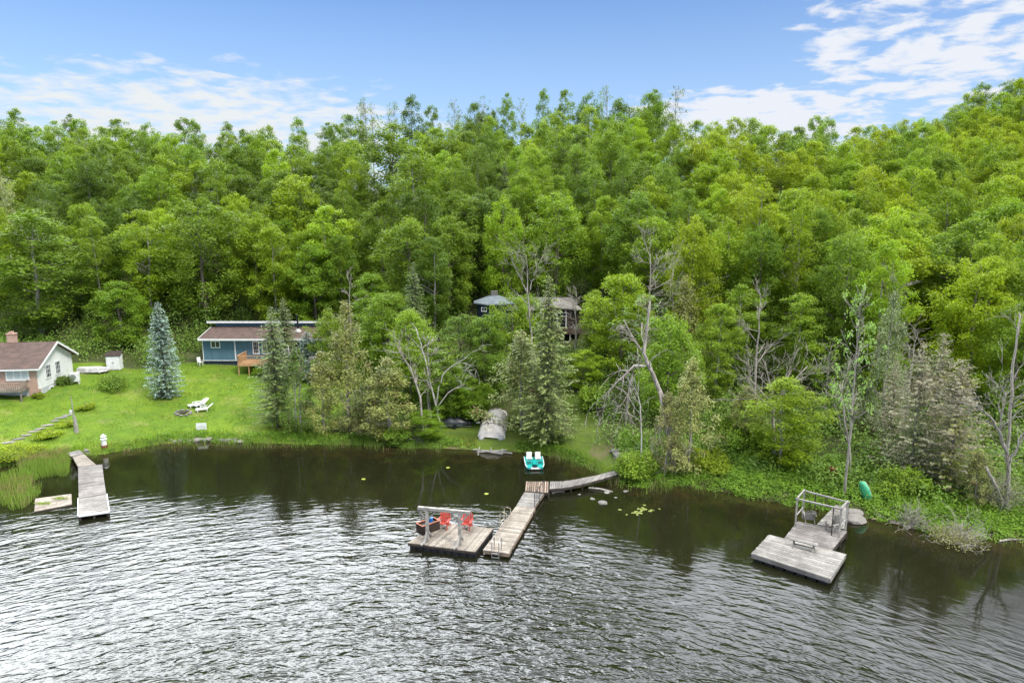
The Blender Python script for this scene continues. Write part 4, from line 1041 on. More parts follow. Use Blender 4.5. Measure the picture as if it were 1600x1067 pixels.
ladder('chrome swim ladder at the lake end of the long dock', wp(769.5, 861.2, .36), wp(780.5, 862.6, .36), fd, M['steel'])
ladder('tan swim ladder rails on the left edge of the long dock', wp(781.5, 817.5, .36)+Vector((.1, .05, 0)), wp(788, 809.5, .36)+Vector((.1, .05, 0)), (-1, .35, 0), M['canoe_trim'], .7)

# dock on the right: float, middle deck, walkway, frame, chairs, bench
A, B, C, D = wp(1173.9, 864.5, .45), wp(1298.1, 904.7, .45), wp(1322.6, 865.3, .45), wp(1201.8, 834.6, .45)
c0 = (A+B+C+D)/4
dc = empty('floating_platform', (c0.x, c0.y, 0), 'pale grey floating platform at the lake end of the framed dock', 'dock')
mb = MB(); planks(mb, A, B, C, D, .45, .14, seed=7); mb.build('deck', M['deck_grey'], dc)
mb = MB(); skirt(mb, A, B, C, D, .2, .405, .03); mb.build('frame', M['deck_mid'], dc)
mb = MB(); ins = [v+(c0-v)*.05 for v in (A, B, C, D)]
for i in range(7):
    t0, t1 = i/7+.012, (i+1)/7-.012; a, b, c, d = lerp(ins[0], ins[1], t0), lerp(ins[0], ins[1], t1), lerp(ins[3], ins[2], t1), lerp(ins[3], ins[2], t0)
    mb.prism([(v.x, v.y) for v in (a, b, c, d)], -.25, .19)
mb.build('float', M['float_black'], dc, bevel=.02)
dd = empty('board_dock', tuple(wp(1275, 835, 0)), 'weathered board dock under the open timber frame', 'dock')
m1 = (wp(1225.7, 840.5), wp(1300, 859.5), wp(1324, 829.4), wp(1246.4, 813.6))
mb = MB(); planks(mb, *m1, .42, .15, gap=.022, seed=8); mb.build('deck', M['deck_mid'], dd)
mb = MB(); skirt(mb, *m1, .1, .375); mb.build('frame', M['dark_wood'], dd)
mb = MB(); posts_under(mb, [lerp(m1[0], m1[3], t) for t in (.05, .9)]+[lerp(m1[1], m1[2], t)+Vector((.03, 0, 0)) for t in (.05, .5, .9)], .35, .06); mb.build('piles', M['dark_wood'], dd)
de = empty('walkway', tuple(wp(1300, 800, 0)), 'grey board walkway from the framed dock up to the bank', 'walkway')
m2 = (wp(1276.8, 819.2, .43), wp(1322.5, 827.5, .43), wp(1327, 783, .6), wp(1310, 781.5, .6))
mb = MB(); planks(mb, *m2, .46, .16, gap=.02, seed=9); mb.build('deck', M['deck_grey'], de)
mb = MB(); skirt(mb, *m2, .2, .41); mb.build('frame', M['dark_wood'], de)
fl, fr_, br_, bl_ = wp(1242.8, 822.5), wp(1311, 839.5), wp(1321, 828), wp(1254, 808.5)
H1 = atY(1244, 780.5, fl.y).z
tf = empty('timber_frame', ((fl.x+br_.x)/2, (fl.y+br_.y)/2, .42), 'open box-shaped timber frame standing over the right dock', 'frame')
for q in (fl, fr_, br_, bl_): MB().bar(q, Vector((q.x, q.y, H1)), .085).build('post', M['grey_wood'], tf)
for q in (lerp(bl_, br_, .27), lerp(fl, fr_, .83)): MB().bar(q, Vector((q.x, q.y, H1)), .05).build('post', M['dark_wood' if q.x > 19.4 else 'grey_wood'], tf)
U = lambda v, z=H1: Vector((v.x, v.y, z))
for a, b in ((fl, fr_), (bl_, br_)):
    d = (b-a).normalized()*.1; MB().bar(U(a-d, H1+.04), U(b+d, H1+.04), .09, .09).build('beam', M['grey_wood'], tf)
for a, b in ((fl, bl_), (fr_, br_)):
    MB().bar(U(a, H1+.12), U(b, H1+.12), .08, .075).build('beam', M['grey_wood'], tf); MB().bar(U(a, 1.15), U(b, 1.15), .05, .05).build('side_rail', M['grey_wood'], tf)
q = wp(1264, 815); adirondack('bleached grey adirondack chair facing away at the left of the open frame', M['deck_grey'], (q.x, q.y, .43), R(168))
q = wp(1302, 829); adirondack('bleached grey adirondack chair turned sideways at the right of the open frame', M['deck_grey'], (q.x, q.y, .43), R(-70))
a, b = wp(1240, 853, .45), wp(1271, 860.5, .45); bd = (b-a).normalized(); bo = Vector((-bd.y, bd.x, 0))
bn = empty('bench', tuple((a+b)/2), 'low grey plank bench on the pale floating platform', 'bench')
mb = MB()
for k in (-1, 0, 1): mb.bar(a-bd*.2+bo*k*.13+up*.43, b+bd*.2+bo*k*.13+up*.43, .115, .035, tone=.5+.3*k)
mb.build('seat', M['deck_grey'], bn)
for q in (a, b):
    mb = MB(); mb.bar(q-bo*.3+up*.005, q+bo*.12+up*.41, .08, .05); mb.bar(q+bo*.3+up*.005, q-bo*.12+up*.41, .08, .05); mb.bar(q-bo*.18+up*.38+bd*.06, q+bo*.18+up*.38+bd*.06, .05); mb.build('leg', M['deck_grey'], bn)
MB().bar(a+up*.16, b+up*.16, .05, .07).build('stretcher', M['deck_grey'], bn)

# left dock and sunken raft
dl = empty('board_dock', tuple(wp(145, 765, 0)), 'long weathered dock with a white-edged end below the lawn', 'dock')
secs = [((122.7, 804.9), (169.6, 798.4), (165.9, 771.8), (122.7, 778.4), .38, 'deck_grey'), ((122.7, 777.8), (165.7, 771.2), (162.5, 750), (122.3, 756), .42, 'deck_mid'), ((122.3, 755.6), (162.4, 749.6), (159.3, 725.3), (121.8, 729), .42, 'deck_mid'),
        ((121.6, 729), (150, 726), (131, 709.3), (112, 712), .44, 'deck_warm')]
fr = MB()
for i, (a, b, c, d, z, mm) in enumerate(secs):
    q = [wp(*v, z) for v in (a, b, c, d)]; mb = MB(); planks(mb, *q, z, .15, seed=30+i); mb.build('deck', M[mm], dl); skirt(fr, *q, z-.2, z-.045, .06)
fr.build('frame', M['dark_wood'], dl)
a, b, c, d = [wp(*v, .40) for v in secs[0][:4]]
mb = MB()
for u, v in ((a, b), (b, c), (a, d)):
    o = ((u+v)/2-(a+b+c+d)/4).normalized()*.035; mb.bar(u+o-up*.04, v+o-up*.04, .05, .14)
mb.build('edge_board', M['white_trim'], dl)
mb = MB(); posts_under(mb, [a+(c-a)*.04, b+(d-b)*.04, lerp(a, b, .5)+(c-b)*.03, d, c, wp(159.3, 726, .3), wp(121.8, 730, .3)], .33, .07); mb.build('piles', M['dark_wood'], dl)
pdl = [wp(*v, .5) for v in ((110.6, 713), (131, 708.4), (123.7, 702.8), (103, 707.5))]
lp = empty('landing', tuple(sum(pdl, Vector())/4), 'small plank landing at the lawn end of the left dock', 'landing')
mb = MB(); planks(mb, *pdl, .5, .15, seed=40); mb.build('deck', M['deck_mid'], lp); mb = MB(); skirt(mb, *pdl, .2, .455); mb.build('frame', M['dark_wood'], lp)
q = [wp(*v, .12) for v in ((53.4, 798.5), (111.9, 787.2), (111.5, 771.2), (54.7, 778.7))]
rf = empty('raft', tuple(sum(q, Vector())/4), 'low bleached raft with weeds growing on it beside the left dock', 'raft')
mb = MB(); planks(mb, *q, .12, .35, .05, .012, seed=41); mb.build('deck', M['deck_warm'], rf); mb = MB(); skirt(mb, *q, -.15, .065, .03); mb.build('frame', M['dark_wood'], rf)
rng = np.random.default_rng(3); ca = [at(67, 787, .12), at(94, 779, .12)]
P = np.vstack([np.array(c)+rng.normal(size=(160, 3))*np.array([.28, .12, .02]) for c in ca]); P[:, 2] = .15+np.abs(P[:, 2]-.12)
V, F = leaf_quads(P-np.array(rf.location), rng.normal(size=P.shape)+np.array([0, 0, 1]), .1, .06, rng); o = link('weed', npmesh('weed', V, F, M['plant'], rng.uniform(0, 1, len(F))), rf, (.25, .33, .06)); o['kind'] = 'stuff'

# ------------------------------------------------------------------ boats
def hull_loft(mb, stations, n=9):
    """stations: (x, [(y, z), ...])"""
    k = len(stations[0][1]); vs = [(x, y, z) for x, s in stations for y, z in s]
    fs = [(i*k+j, (i+1)*k+j, (i+1)*k+j+1, i*k+j+1) for i in range(len(stations)-1) for j in range(k-1)]
    fs += [tuple(range(k))[::-1], tuple(range((len(stations)-1)*k, len(stations)*k))]
    mb.add(vs, fs)
q = at(834.5, 727, 0)
pbt = empty('pedal_boat', (q.x, q.y, -.04), 'teal and white pedal boat floating beside the fir', 'boat', None, R(-88))   # bow along +X in its own frame
mb = MB()
for s in (-1, 1):
    st = []
    for x, w, zb, zt_ in ((-1.15, .26, .12, .40), (-1.0, .30, .02, .43), (0, .30, -.05, .40), (.75, .29, -.02, .36), (1.05, .22, .08, .30), (1.18, .10, .18, .26)):
        y0 = s*.44; st.append((x, [(y0-w, zt_), (y0-w*.95, (zb+zt_)/2), (y0-w*.6, zb), (y0+w*.6, zb), (y0+w*.95, (zb+zt_)/2), (y0+w, zt_), (y0-w, zt_)]))
    hull_loft(mb, st)
mb.build('hull', M['teal'], pbt, local=True, bevel=.02)
for s in (-1, 1): MB().tube([(-1.1, s*.76, .40), (0, s*.76, .41), (.75, s*.74, .37), (1.1, s*.62, .30)], .035, 6).build('rub_rail', M['white_plastic'], pbt, local=True)
MB().box((1.1, 0, .2), (.16, 1.0, .14)).build('bow_plate', M['white_plastic'], pbt, local=True, bevel=.03)
mb = MB()
for s in (-1, 1):
    st = []
    for x, w, z in ((-.25, .26, .43), (.3, .26, .44), (.7, .25, .44), (1.0, .19, .37), (1.12, .1, .30)):
        y0 = s*.44; st.append((x, [(y0-w, z-.08), (y0-w, z), (y0+w, z), (y0+w, z-.08), (y0-w, z-.08)]))
    hull_loft(mb, st)
mb.box((.32, 0, .42), (1.0, .3, .09)); mb.box((-.05, 0, .40), (.5, 1.36, .1)); mb.box((-.62, 0, .36), (.75, 1.2, .08)); mb.build('deck', M['teal'], pbt, local=True, bevel=.015)
mb = MB()
for s in (-1, 1):
    for i in range(3): mb.box((.25+.22*i, s*.44, .447), (.12, .36, .02))
mb.box((.97, 0, .24), (.3, .3, .26)); mb.build('grille', M['black_plastic'], pbt, local=True, bevel=.02)
for s in (-1, 1):
    mb = MB(); mb.box((-.62, s*.36, .46), (.5, .5, .12)); mb.box((-.93, s*.36, .68), (.12, .46, .36), ry=-.2); mb.build('seat', M['white_plastic'], pbt, local=True, bevel=.05)
mb = MB(); mb.tube([(-.2, 0, .45), (-.15, 0, .62), (-.15, 0, .66)], [.03, .03, .05], 8); mb.build('steering_lever', M['black_plastic'], pbt, local=True)
mb = MB()
for s in (-1, 1): mb.tube([(-.15, s*.36-.16, .5), (-.15, s*.36+.16, .5)], .03, 6)
mb.build('pedal', M['black_plastic'], pbt, local=True)

# pontoon boat under its beige tarp, bow out of the water
q = at(767, 692, .2); pt = empty('pontoon_boat', (q.x, q.y, .25), 'pontoon boat under a beige tarp pulled onto the bank', 'boat', None, R(-4)); pt.rotation_euler.x = R(4)
for s in (-1, 1):
    mb = MB(); mb.tube([(s*.88, 0, .28), (s*.88, .12, .28), (s*.88, .3, .28), (s*.88, 5.6, .28)], [.08, .25, .3, .3], 14); mb.build('pontoon', M['aluminium'], pt, local=True, smooth=True)
MB().box((0, 3.0, .63), (2.3, 5.0, .09)).build('deck', M['aluminium'], pt, local=True)
rng = random.Random(4); nS, nA = 26, 19; vs = []
for i in range(nS):
    s = i/(nS-1); y = .25+s*5.3
    ridge = np.interp(s, [0, .05, .2, .35, .5, .62, .8, .95, 1], [.85, 1.1, 1.3, 1.15, 1.45, 1.75, 1.5, 1.3, 1.1]); hw = 1.22+.03*math.sin(s*20)
    for j in range(nA):
        t = j/(nA-1)*2-1; a = abs(t)
        x = t*hw*(1 if a < .8 else 1+.02*math.sin(i*2)); zz = .55 + (ridge-.55)*(1-a**3.2) if a < .8 else .55+(ridge-.55)*(1-.8**3.2)*(1-(a-.8)/.2)**1.0 - (a-.8)*1.0
        zz += .05*math.sin(s*42+math.sin(t*4)*2)*(.3+a) + .03*math.sin(t*17+s*9)
        vs.append((x, y+.06*math.sin(t*9), zz))
fs = [(i*nA+j, i*nA+j+1, (i+1)*nA+j+1, (i+1)*nA+j) for i in range(nS-1) for j in range(nA-1)]+[tuple(range(nA))[::-1], tuple(range((nS-1)*nA, nS*nA))]
mb = MB(); mb.add(vs, fs); mb.build('tarp', M['tarp'], pt, local=True, smooth=True)
mb = MB()
for y in (1.2, 3.0, 4.2): mb.tube([(-1.24, y, .55), (-1.27, y+.02, .35)], .012, 4); mb.tube([(1.24, y, .55), (1.27, y, .35)], .012, 4)
mb.tube([(-1.2, 2.2, 1.0), (-1.55, 2.1, 1.02)], .03, 5); mb.build('tie_down', M['white_trim'], pt, local=True)
for ys in (1.35, 2.7, 4.1):
    i = min(nS-1, round((ys-.25)/5.3*(nS-1))); row_ = vs[i*nA:(i+1)*nA]; MB().tube([(x, y, z+.02) for x, y, z in row_], .022, 4).build('strap', M['black_plastic'], pt, local=True)
# boat rails lying at the water
e = empty('boat_lift', tuple(at(770, 702, 0)), 'bleached timber boat skids lying at the water below the tarp-covered boat', 'skids')
def w2(x, y, z): return at(x, y, z)
for a, b in (((739, 702), (800, 708)), ((752, 704), (785, 709)), ((745, 706), (792, 703))): MB().bar(w2(*a, .1), w2(*b, .12), .11, .09).build('cross_beam', M['grey_wood'], e)
for a, b in (((751, 690), (747, 712)), ((783, 690), (786, 710)), ((766, 694), (768, 708))): MB().bar(w2(*a, .22), w2(*b, -.05), .09).build('runner', M['grey_wood'], e)

q = ground(711, 667); je = empty('covered_boat', tuple(q), 'small boat under a black tarp left of the beige one', 'boat', None, R(4))
st = []
for i in range(15):
    s = i/14; x = -1.5+3.0*s; top_ = np.interp(s, [0, .1, .35, .5, .6, .8, 1], [.45, .62, .95, .8, .92, .75, .5]); w = .62*math.sin(math.pi*min(1, max(.0, .12+s*.8)))**.5
    st.append((x, [(-w, .38), (-w*.95, .5+.04*math.sin(i*3)), (-w*.55, top_*.93), (0, top_+.03*math.sin(i*5)), (w*.55, top_*.93), (w*.95, .5), (w, .38), (-w, .38)]))
mb = MB(); hull_loft(mb, st); mb.build('tarp', M['black_plastic'], je, local=True, smooth=True)
mb = MB(); hull_loft(mb, [(-1.45, [(-.3, .37), (-.2, .2), (.2, .2), (.3, .37), (-.3, .37)]), (0, [(-.58, .37), (-.4, .14), (.4, .14), (.58, .37), (-.58, .37)]), (1.4, [(-.25, .37), (-.1, .26), (.1, .26), (.25, .37), (-.25, .37)])]); mb.build('hull', M['aluminium'], je, local=True)
mb = MB()
for s in (-1, 1): mb.bar((-1.3, s*.35, .12), (1.5, s*.35, .12), .06)
for x in (-.8, .6): mb.bar((x, -.5, .09), (x, .5, .09), .07)
mb.build('trailer', M['steel'], je, local=True)
for s in (-1, 1): mb = MB(); mb.tube([(.0, s*.55, .17), (.0, s*.68, .17)], .2, 14); mb.build('wheel', M['black_plastic'], je, local=True)

# green canoe stood against a tree
q0 = ground(1359, 785); q1 = atY(1349, 753, q0.y+.4); ax_ = (q1-q0); L = ax_.length; cn = empty('canoe', tuple(q0+Vector((0, 0, .05))), 'green canoe standing on end against the tall pale trunk', 'canoe')
rot = ax_.to_track_quat('X', 'Y').to_matrix().to_4x4(); cn.rotation_euler = (rot @ Matrix.Rotation(R(-30), 4, 'X')).to_euler()
st = []
for i in range(13):
    s = i/12; w = .40*math.sin(math.pi*(.04+.92*s))**.6; dp = .28
    st.append((s*L, [(-w, 0), (-w*.96, -dp*.5), (-w*.6, -dp*.93), (0, -dp), (w*.6, -dp*.93), (w*.96, -dp*.5), (w, 0)]))
mb = MB(); k = 7; vs = [(x, y, z) for x, s in st for y, z in s]; fs = [(i*k+j, (i+1)*k+j, (i+1)*k+j+1, i*k+j+1) for i in range(12) for j in range(6)]; mb.add(vs, fs)
o = mb.build('hull', M['canoe_green'], cn, local=True, smooth=True); sm = o.modifiers.new('thick', 'SOLIDIFY'); sm.thickness = .03
for s in (0, 6): mb = MB(); mb.tube([(x, p[s][0], p[s][1]) for x, p in st], .035, 6); mb.build('gunwale', M['canoe_trim'], cn, local=True)
MB().box((L*.35, 0, -.06), (.16, .66, .02)).build('seat', M['canoe_trim'], cn, local=True); MB().box((L*.7, 0, -.06), (.16, .6, .02)).build('seat', M['canoe_trim'], cn, local=True)
q = ground(1300, 750); e = empty('barrel', tuple(q), 'rusty red barrel half hidden in the bank plants', 'barrel')
mb = MB(); mb.tube([(0, 0, 0), (0, 0, .3), (0, 0, .31), (0, 0, .6), (0, 0, .61), (0, 0, .9)], [.28, .28, .30, .28, .30, .28], 16); mb.build('barrel_body', M['rust'], e, local=True); mb = MB(); mb.tube([(0, 0, .88), (0, 0, .92)], .3, 16); mb.build('rim', M['rust'], e, local=True)

# aluminium boat upside down on the lawn, white shed, heat pump
a, b = ground(124, 580), ground(172, 583); d = (b-a); e = empty('rowing_boat', tuple((a+b)/2), 'long pale boat lying upside down on the lawn beside the shed', 'boat', None, math.atan2(d.y, d.x)); L = d.length
st = [(-L/2, [(-.6, .08), (-.5, .5), (0, .58), (.5, .5), (.6, .08)]), (-L*.2, [(-.68, .08), (-.55, .52), (0, .6), (.55, .52), (.68, .08)]), (L*.2, [(-.62, .08), (-.45, .5), (0, .6), (.45, .5), (.62, .08)]), (L*.42, [(-.35, .1), (-.2, .42), (0, .52), (.2, .42), (.35, .1)]), (L/2, [(-.04, .2), (-.03, .35), (0, .42), (.03, .35), (.04, .2)])]
mb = MB(); hull_loft(mb, st); mb.build('hull', M['aluminium'], e, local=True, smooth=False); mb = MB(); mb.tube([(-L*.5, 0, .59), (L*.2, 0, .62), (L*.48, 0, .46)], .025, 5); mb.build('keel', M['white_trim'], e, local=True)
mb = MB(); mb.box((-L*.3, 0, .04), (.1, 1.5, .09)); mb.box((L*.25, 0, .04), (.1, 1.4, .09)); mb.build('support', M['grey_wood'], e, local=True)
g = ground(180, 577); e = empty('shed', tuple(g), 'small white shed with a dark roof behind the lawn', 'shed', None, R(10))
MB().box((0, 0, .8), (1.35, 1.0, 1.6)).build('wall', M['white_siding'], e, local=True)
mb = MB(); mb.slab([(-.8, -.62, 1.62), (.8, -.62, 1.62), (.8, .62, 1.95), (-.8, .62, 1.95)], .06); mb.build('roof', M['log_dark'], e, local=True)
for s in (-1, 1):
    dr = MB().box((s*.3, -.515, .78), (.56, .03, 1.4)).build('door', M['white_trim'], e, local=True); MB().box((s*.06, -.545, .8), (.03, .03, .16)).build('handle', M['black_iron'], dr, local=True)
g = ground(118, 600); e = empty('heat_pump', tuple(g), 'white heat pump on a stand by the gable of the white house', 'heat pump', None, R(12))
mb = MB(); mb.box((0, 0, .75), (.85, .34, .95)); mb.build('casing', M['white_plastic'], e, local=True, bevel=.02)
mb = MB(); mb.tube([(-.12, -.16, .75), (-.12, -.19, .75)], .3, 18); mb.build('fan_grille', M['steel'], e, local=True)
mb = MB(); [mb.box((x, y, .14), (.05, .05, .28)) for x in (-.36, .36) for y in (-.13, .13)]; mb.build('stand', M['white_trim'], e, local=True)

# ------------------------------------------------------------------ lawn things
g = ground(118, 675)
e = empty('weathered_post', tuple(g), 'tall weathered post with a lantern on the lawn beside the stone path', 'post')
MB().tube([(.1, 0, -.2), (.06, 0, 1.1), (0, 0, 1.5)], [.2, .14, .11], 9).build('stump', M['grey_wood'], e, local=True); MB().tube([(0, 0, 1.3), (-.06, 0, 3.3)], [.06, .03], 7).build('pole', M['grey_wood'], e, local=True)
mb = MB(); mb.tube([(-.17, -.1, 1.62), (-.17, -.1, 1.68), (-.17, -.1, 1.98), (-.17, -.1, 2.1)], [.09, .12, .12, .02], 8); mb.build('lantern', M['aluminium'], e, local=True)
g = ground(163, 699); e = empty('lighthouse_ornament', tuple(g), 'white miniature lighthouse ornament at the shore', 'ornament')
mb = MB(); mb.tube([(0, 0, 0), (0, 0, .2), (0, 0, .21), (0, 0, .55)], [.27, .24, .2, .17], 10); mb.build('tower_base', M['rust'], e, local=True)
mb = MB(); mb.tube([(0, 0, .2), (0, 0, .72)], [.215, .19], 10); mb.build('tower', M['white_plastic'], e, local=True)
mb = MB(); mb.tube([(0, 0, .72), (0, 0, .76)], .27, 10); mb.tube([(0, 0, .76), (0, 0, .98)], .12, 8); mb.build('lantern_room', M['white_plastic'], e, local=True); mb = MB(); mb.tube([(0, 0, .98), (0, 0, 1.0), (0, 0, 1.2)], [.25, .23, .02], 10); mb.build('roof', M['white_plastic'], e, local=True)
a, b = ground(308, 674), ground(322, 673); zt = atY(308, 662.5, a.y).z; e = empty('sign', tuple((a+b)/2), 'white rectangular sign at the lawn edge', 'sign')
d = (b-a).normalized(); n = Vector((d.y, -d.x, 0)); c = (a+b)/2
MB().box((c.x, c.y, c.z+.42), ((b-a).length+.12, .03, .62), math.atan2(d.y, d.x)).build('board', M['white_plastic'], e)
mb = MB(); mb.box((c.x+n.x*.02, c.y+n.y*.02, c.z+.45), (.5, .01, .025), math.atan2(d.y, d.x)); mb.box((c.x+n.x*.02, c.y+n.y*.02, c.z+.37), (.4, .01, .02), math.atan2(d.y, d.x)); mb.build('print', M['steel'], e)
for q in (a+(b-a)*.1, b-(b-a)*.1): MB().bar((q.x, q.y, q.z-.2), (q.x, q.y, q.z+.4), .035).build('leg', M['steel'], e)
def recliner(label, px, py, rz):
    g = ground(px, py); e = empty('lounge_chair', (g.x, g.y, g.z), label, 'chair', 'white lounge chairs by the fire ring', rz); m = M['white_plastic']
    mb = MB(); [mb.box((x, 0, .26), (.09, .52, .025)) for x in np.arange(-.45, .5, .11)]; mb.build('seat', m, e, local=True)
    mb = MB(); [mb.bar((.52, y, .26), (1.05, y, .72), .085, .025) for y in (-.21, -.105, 0, .105, .21)]; mb.build('backrest', m, e, local=True)
    for s in (-1, 1):
        mb = MB(); mb.bar((-.55, s*.3, .26), (.55, s*.3, .26), .05, .07); mb.bar((-.35, s*.3, 0), (-.35, s*.3, .26), .06); mb.bar((.5, s*.3, 0), (.5, s*.3, .26), .06); mb.build('leg', m, e, local=True); mb = MB(); mb.bar((-.1, s*.34, .46), (.55, s*.34, .46), .09, .03); mb.bar((-.05, s*.32, .26), (-.05, s*.32, .45), .05); mb.build('armrest', m, e, local=True)
recliner('white lounge chair nearest the fire ring', 303, 637, R(35)); recliner('white lounge chair in the middle of the three', 310, 636, R(55)); recliner('white lounge chair lowest on the lawn of the three', 315, 643, R(25))
_ON = 'first second third fourth fifth sixth seventh eighth ninth tenth eleventh twelfth thirteenth fourteenth fifteenth sixteenth seventeenth eighteenth nineteenth twentieth'.split()
def ORDN(i): return _ON[i]
def rock(seed, r, flat=.6):
    rnd = random.Random(seed); import bmesh
    bm = bmesh.new(); bmesh.ops.create_icosphere(bm, subdivisions=2, radius=r)
    for v in bm.verts: v.co *= 1+rnd.uniform(-.16, .16); v.co.z *= flat
    me = bpy.data.meshes.new('stone'); bm.to_mesh(me); bm.free(); at_ = me.attributes.new('tone', 'FLOAT', 'FACE'); at_.data.foreach_set('value', [rnd.random()]*len(me.polygons)); me.materials.append(M['stone']); return me
RK = [rock(i, .22) for i in range(5)]
def stone(p, s, label, group, name='stone', cat='stone'):
    o = link(name, RK[TR.randrange(5)]); o.location = p; o.scale = (s*TR.uniform(.8, 1.3), s, s*TR.uniform(.7, 1)); o.rotation_euler.z = TR.uniform(0, 6.28); return tag(o, label, cat, group)
fc = ground(286, 646)
for i in range(9): a = i/9*6.28; x, y = fc.x+.65*math.cos(a), fc.y+.65*math.sin(a); stone((x, y, H(x, y)+.08), .85, ['rightmost', 'right rear', 'rear', 'left rear', 'leftmost', 'lower left', 'nearest', 'lower right', 'right front'][i]+' stone in the ring of the lawn fire pit', 'fire ring stones')
e = empty('charred_logs', tuple(fc), 'charred logs inside the stone fire ring', 'firewood'); mb = MB()
for i in range(5): a = i*1.3; mb.tube([(-.35*math.cos(a), -.35*math.sin(a), .06), (.35*math.cos(a), .35*math.sin(a), .14)], .05, 6)
mb.build('log', M['dark_wood'], e, local=True)
rnd = random.Random(8)
for i in range(20):
    px = 262 + i*5.8 + rnd.uniform(-2, 2); x = at(px, 690, .2).x; y = float(shoreY(x))+rnd.uniform(.0, .25); stone((x, y, H(x, y)+.03), rnd.uniform(.7, 1.7), ORDN(i)+' stone from left in the low shore edging below the lawn sign', 'shore edging stones')
for i in range(14):
    px = 20 + i*7 + rnd.uniform(-3, 3); x = at(px, 722, .2).x; y = float(shoreY(x))+rnd.uniform(.1, .5); stone((x, y, H(x, y)+.03), rnd.uniform(.7, 1.4), ORDN(i)+' pale stone from left along the water beside the left dock', 'shore stones beside the left dock')
for i, (px, py) in enumerate([(905, 772), (925, 779), (948, 769), (962, 777), (978, 767)]): q = at(px, py, 0); stone((q.x, q.y, -.10), 1.0+.2*(i % 3), ORDN(i)+' dark stone from the left, just breaking the water by the curved walkway', 'sunken stones')
q = at(941.5, 786, 0); stone((q.x, q.y, .0), 1.5, 'single grey stone breaking the water left of the lily pads', None)
q = at(1333, 812, 0); stone((q.x, q.y, .05), 3.4, 'big flat grey rock beside the walkway of the framed dock', None, 'boulder', 'rock')
q = at(1336, 802, .2); stone((q.x, q.y, .2), 2.4, 'pale rock where the framed dock reaches the bank', None, 'boulder', 'rock')
q = ground(966, 712)
for i, (px, py, s) in enumerate([(962, 708, 2.0), (968, 715, 2.4), (974, 722, 1.8)]): g = ground(px, py); stone((g.x, g.y, g.z+.1), s, ['uppermost', 'middle', 'lowest'][i]+' of three pale rocks edging the path by the willow bush', None, 'boulder', 'rock')
PATH = [(12, 692), (28, 686), (40, 681), (52, 675), (62, 670), (72, 665), (84, 659), (94, 653.5), (103, 649)]
for i, (px, py) in enumerate(PATH):
    g = ground(px, py); o = link('stepping_stone', RK[i % 5]); o.location = (g.x, g.y, g.z+.0); o.scale = (2.3+.5*math.sin(i*3), 1.3, .4); o.rotation_euler.z = R(25)+.2*math.sin(i*2); tag(o, ORD[i].replace('leftmost', 'first').replace(' from left', '')+' flat grey stone of the lawn path, counted from the lake', 'stone', 'stepping stones of the lawn path')
# lily pads
mb = MB(); mb.prism([(.16*math.cos(a), .16*math.sin(a)) for a in np.linspace(.25, 6.03, 12)]+[(0, 0)], 0, .012); pad = mb.mesh('lily_pad', leaf_mat('lily_leaf'), (0, 0, 0))
for i in range(30):
    px, py = rnd.gauss(1000, 12), rnd.gauss(799, 3); q = at(px, py, 0); o = link('lily_pad', pad); o.location = (q.x, q.y, .012+.0005*i); o.rotation_euler.z = rnd.uniform(0, 6.28); s = rnd.uniform(.4, .8); o.scale = (s, s, 1); o.color = (.26, .29, .07, 1); tag(o, 'small yellow-green lily pad floating beside the sunken stones', 'lily pad', 'lily pads')
for i, (px, py) in enumerate([(568, 749), (760, 772), (700, 731)]):
    q = at(px, py, 0); o = link('lily_pad', pad); o.location = (q.x, q.y, .03); o.color = (.38, .42, .06, 1); tag(o, 'single yellow leaf floating on open water '+['left of the floating platform', 'right behind the floating platform', 'below the white birch'][i], 'leaf')
# log and timbers at the walkway foot
for i, (a, b, l) in enumerate([((862, 770), (882, 768), 'short board floating by the brown landing'), ((920, 762), (957, 768), 'dark waterlogged branch under the curved walkway'), ((1362, 811), (1398, 812), 'brown log lying at the bank right of the framed dock'), ((1562, 845), (1600, 843), 'thin pale log in the water at the right edge')]):
    mb = MB(); mb.tube([at(*a, .05), (at(*a, .05)+at(*b, .05))/2+Vector((0, .08, .03)), at(*b, .05)], [.06, .07, .04], 7); tag(mb.build('log', M['brown_bark' if i == 2 else 'dead_bark']), l, 'log')

# ------------------------------------------------------------------ white house
M['white_siding_front'] = M['white_siding']
x1 = -46.6; yf, yb = 65.4, 72.2; g0 = 2.0; zt = 5.62; ym = (yf+yb)/2; zr = atY(87, 533.5, ym).z; x0 = x1-17
wh = empty('white_house', ((x0+x1)/2, ym, 2.2), 'white bungalow with brown roof and brick front', 'house')
zfloor = 3.15
mb = MB(); mb.prism([(x0, yf), (x1, yf), (x1, yb), (x0, yb)], g0-.6, zfloor); mb.build('foundation', M['foundation'], wh)
mb = MB(); mb.prism([(x0+.05, yf+.04), (x1+.02, yf+.04), (x1+.02, yb), (x0+.05, yb)], zfloor+.002, zt)
sl = (zr-zt)/(ym-yf)
mb.add([(x1+.02, yf+.04, zt+.001), (x1+.02, yb, zt+.001), (x1+.02, ym, zr-.12), (x0+.05, yf+.04, zt+.001), (x0+.05, yb, zt+.001), (x0+.05, ym, zr-.12)], [(0, 1, 2), (3, 5, 4), (0, 2, 5, 3), (1, 4, 5, 2)])
mb.build('wall', M['white_siding'], wh)
mb = MB(); mb.box(((x0+x1)/2, yf-.01, (zfloor+zt)/2-.05), (x1-x0-.1, .08, zt-zfloor-.1)); mb.box((x1-.35, yf-.03, (2.3+zfloor)/2), (1.1, .06, zfloor-2.1)); mb.build('brick_front', M['brick'], wh)
ov = .5
def zroof(y): return zr - abs(y-ym)*sl
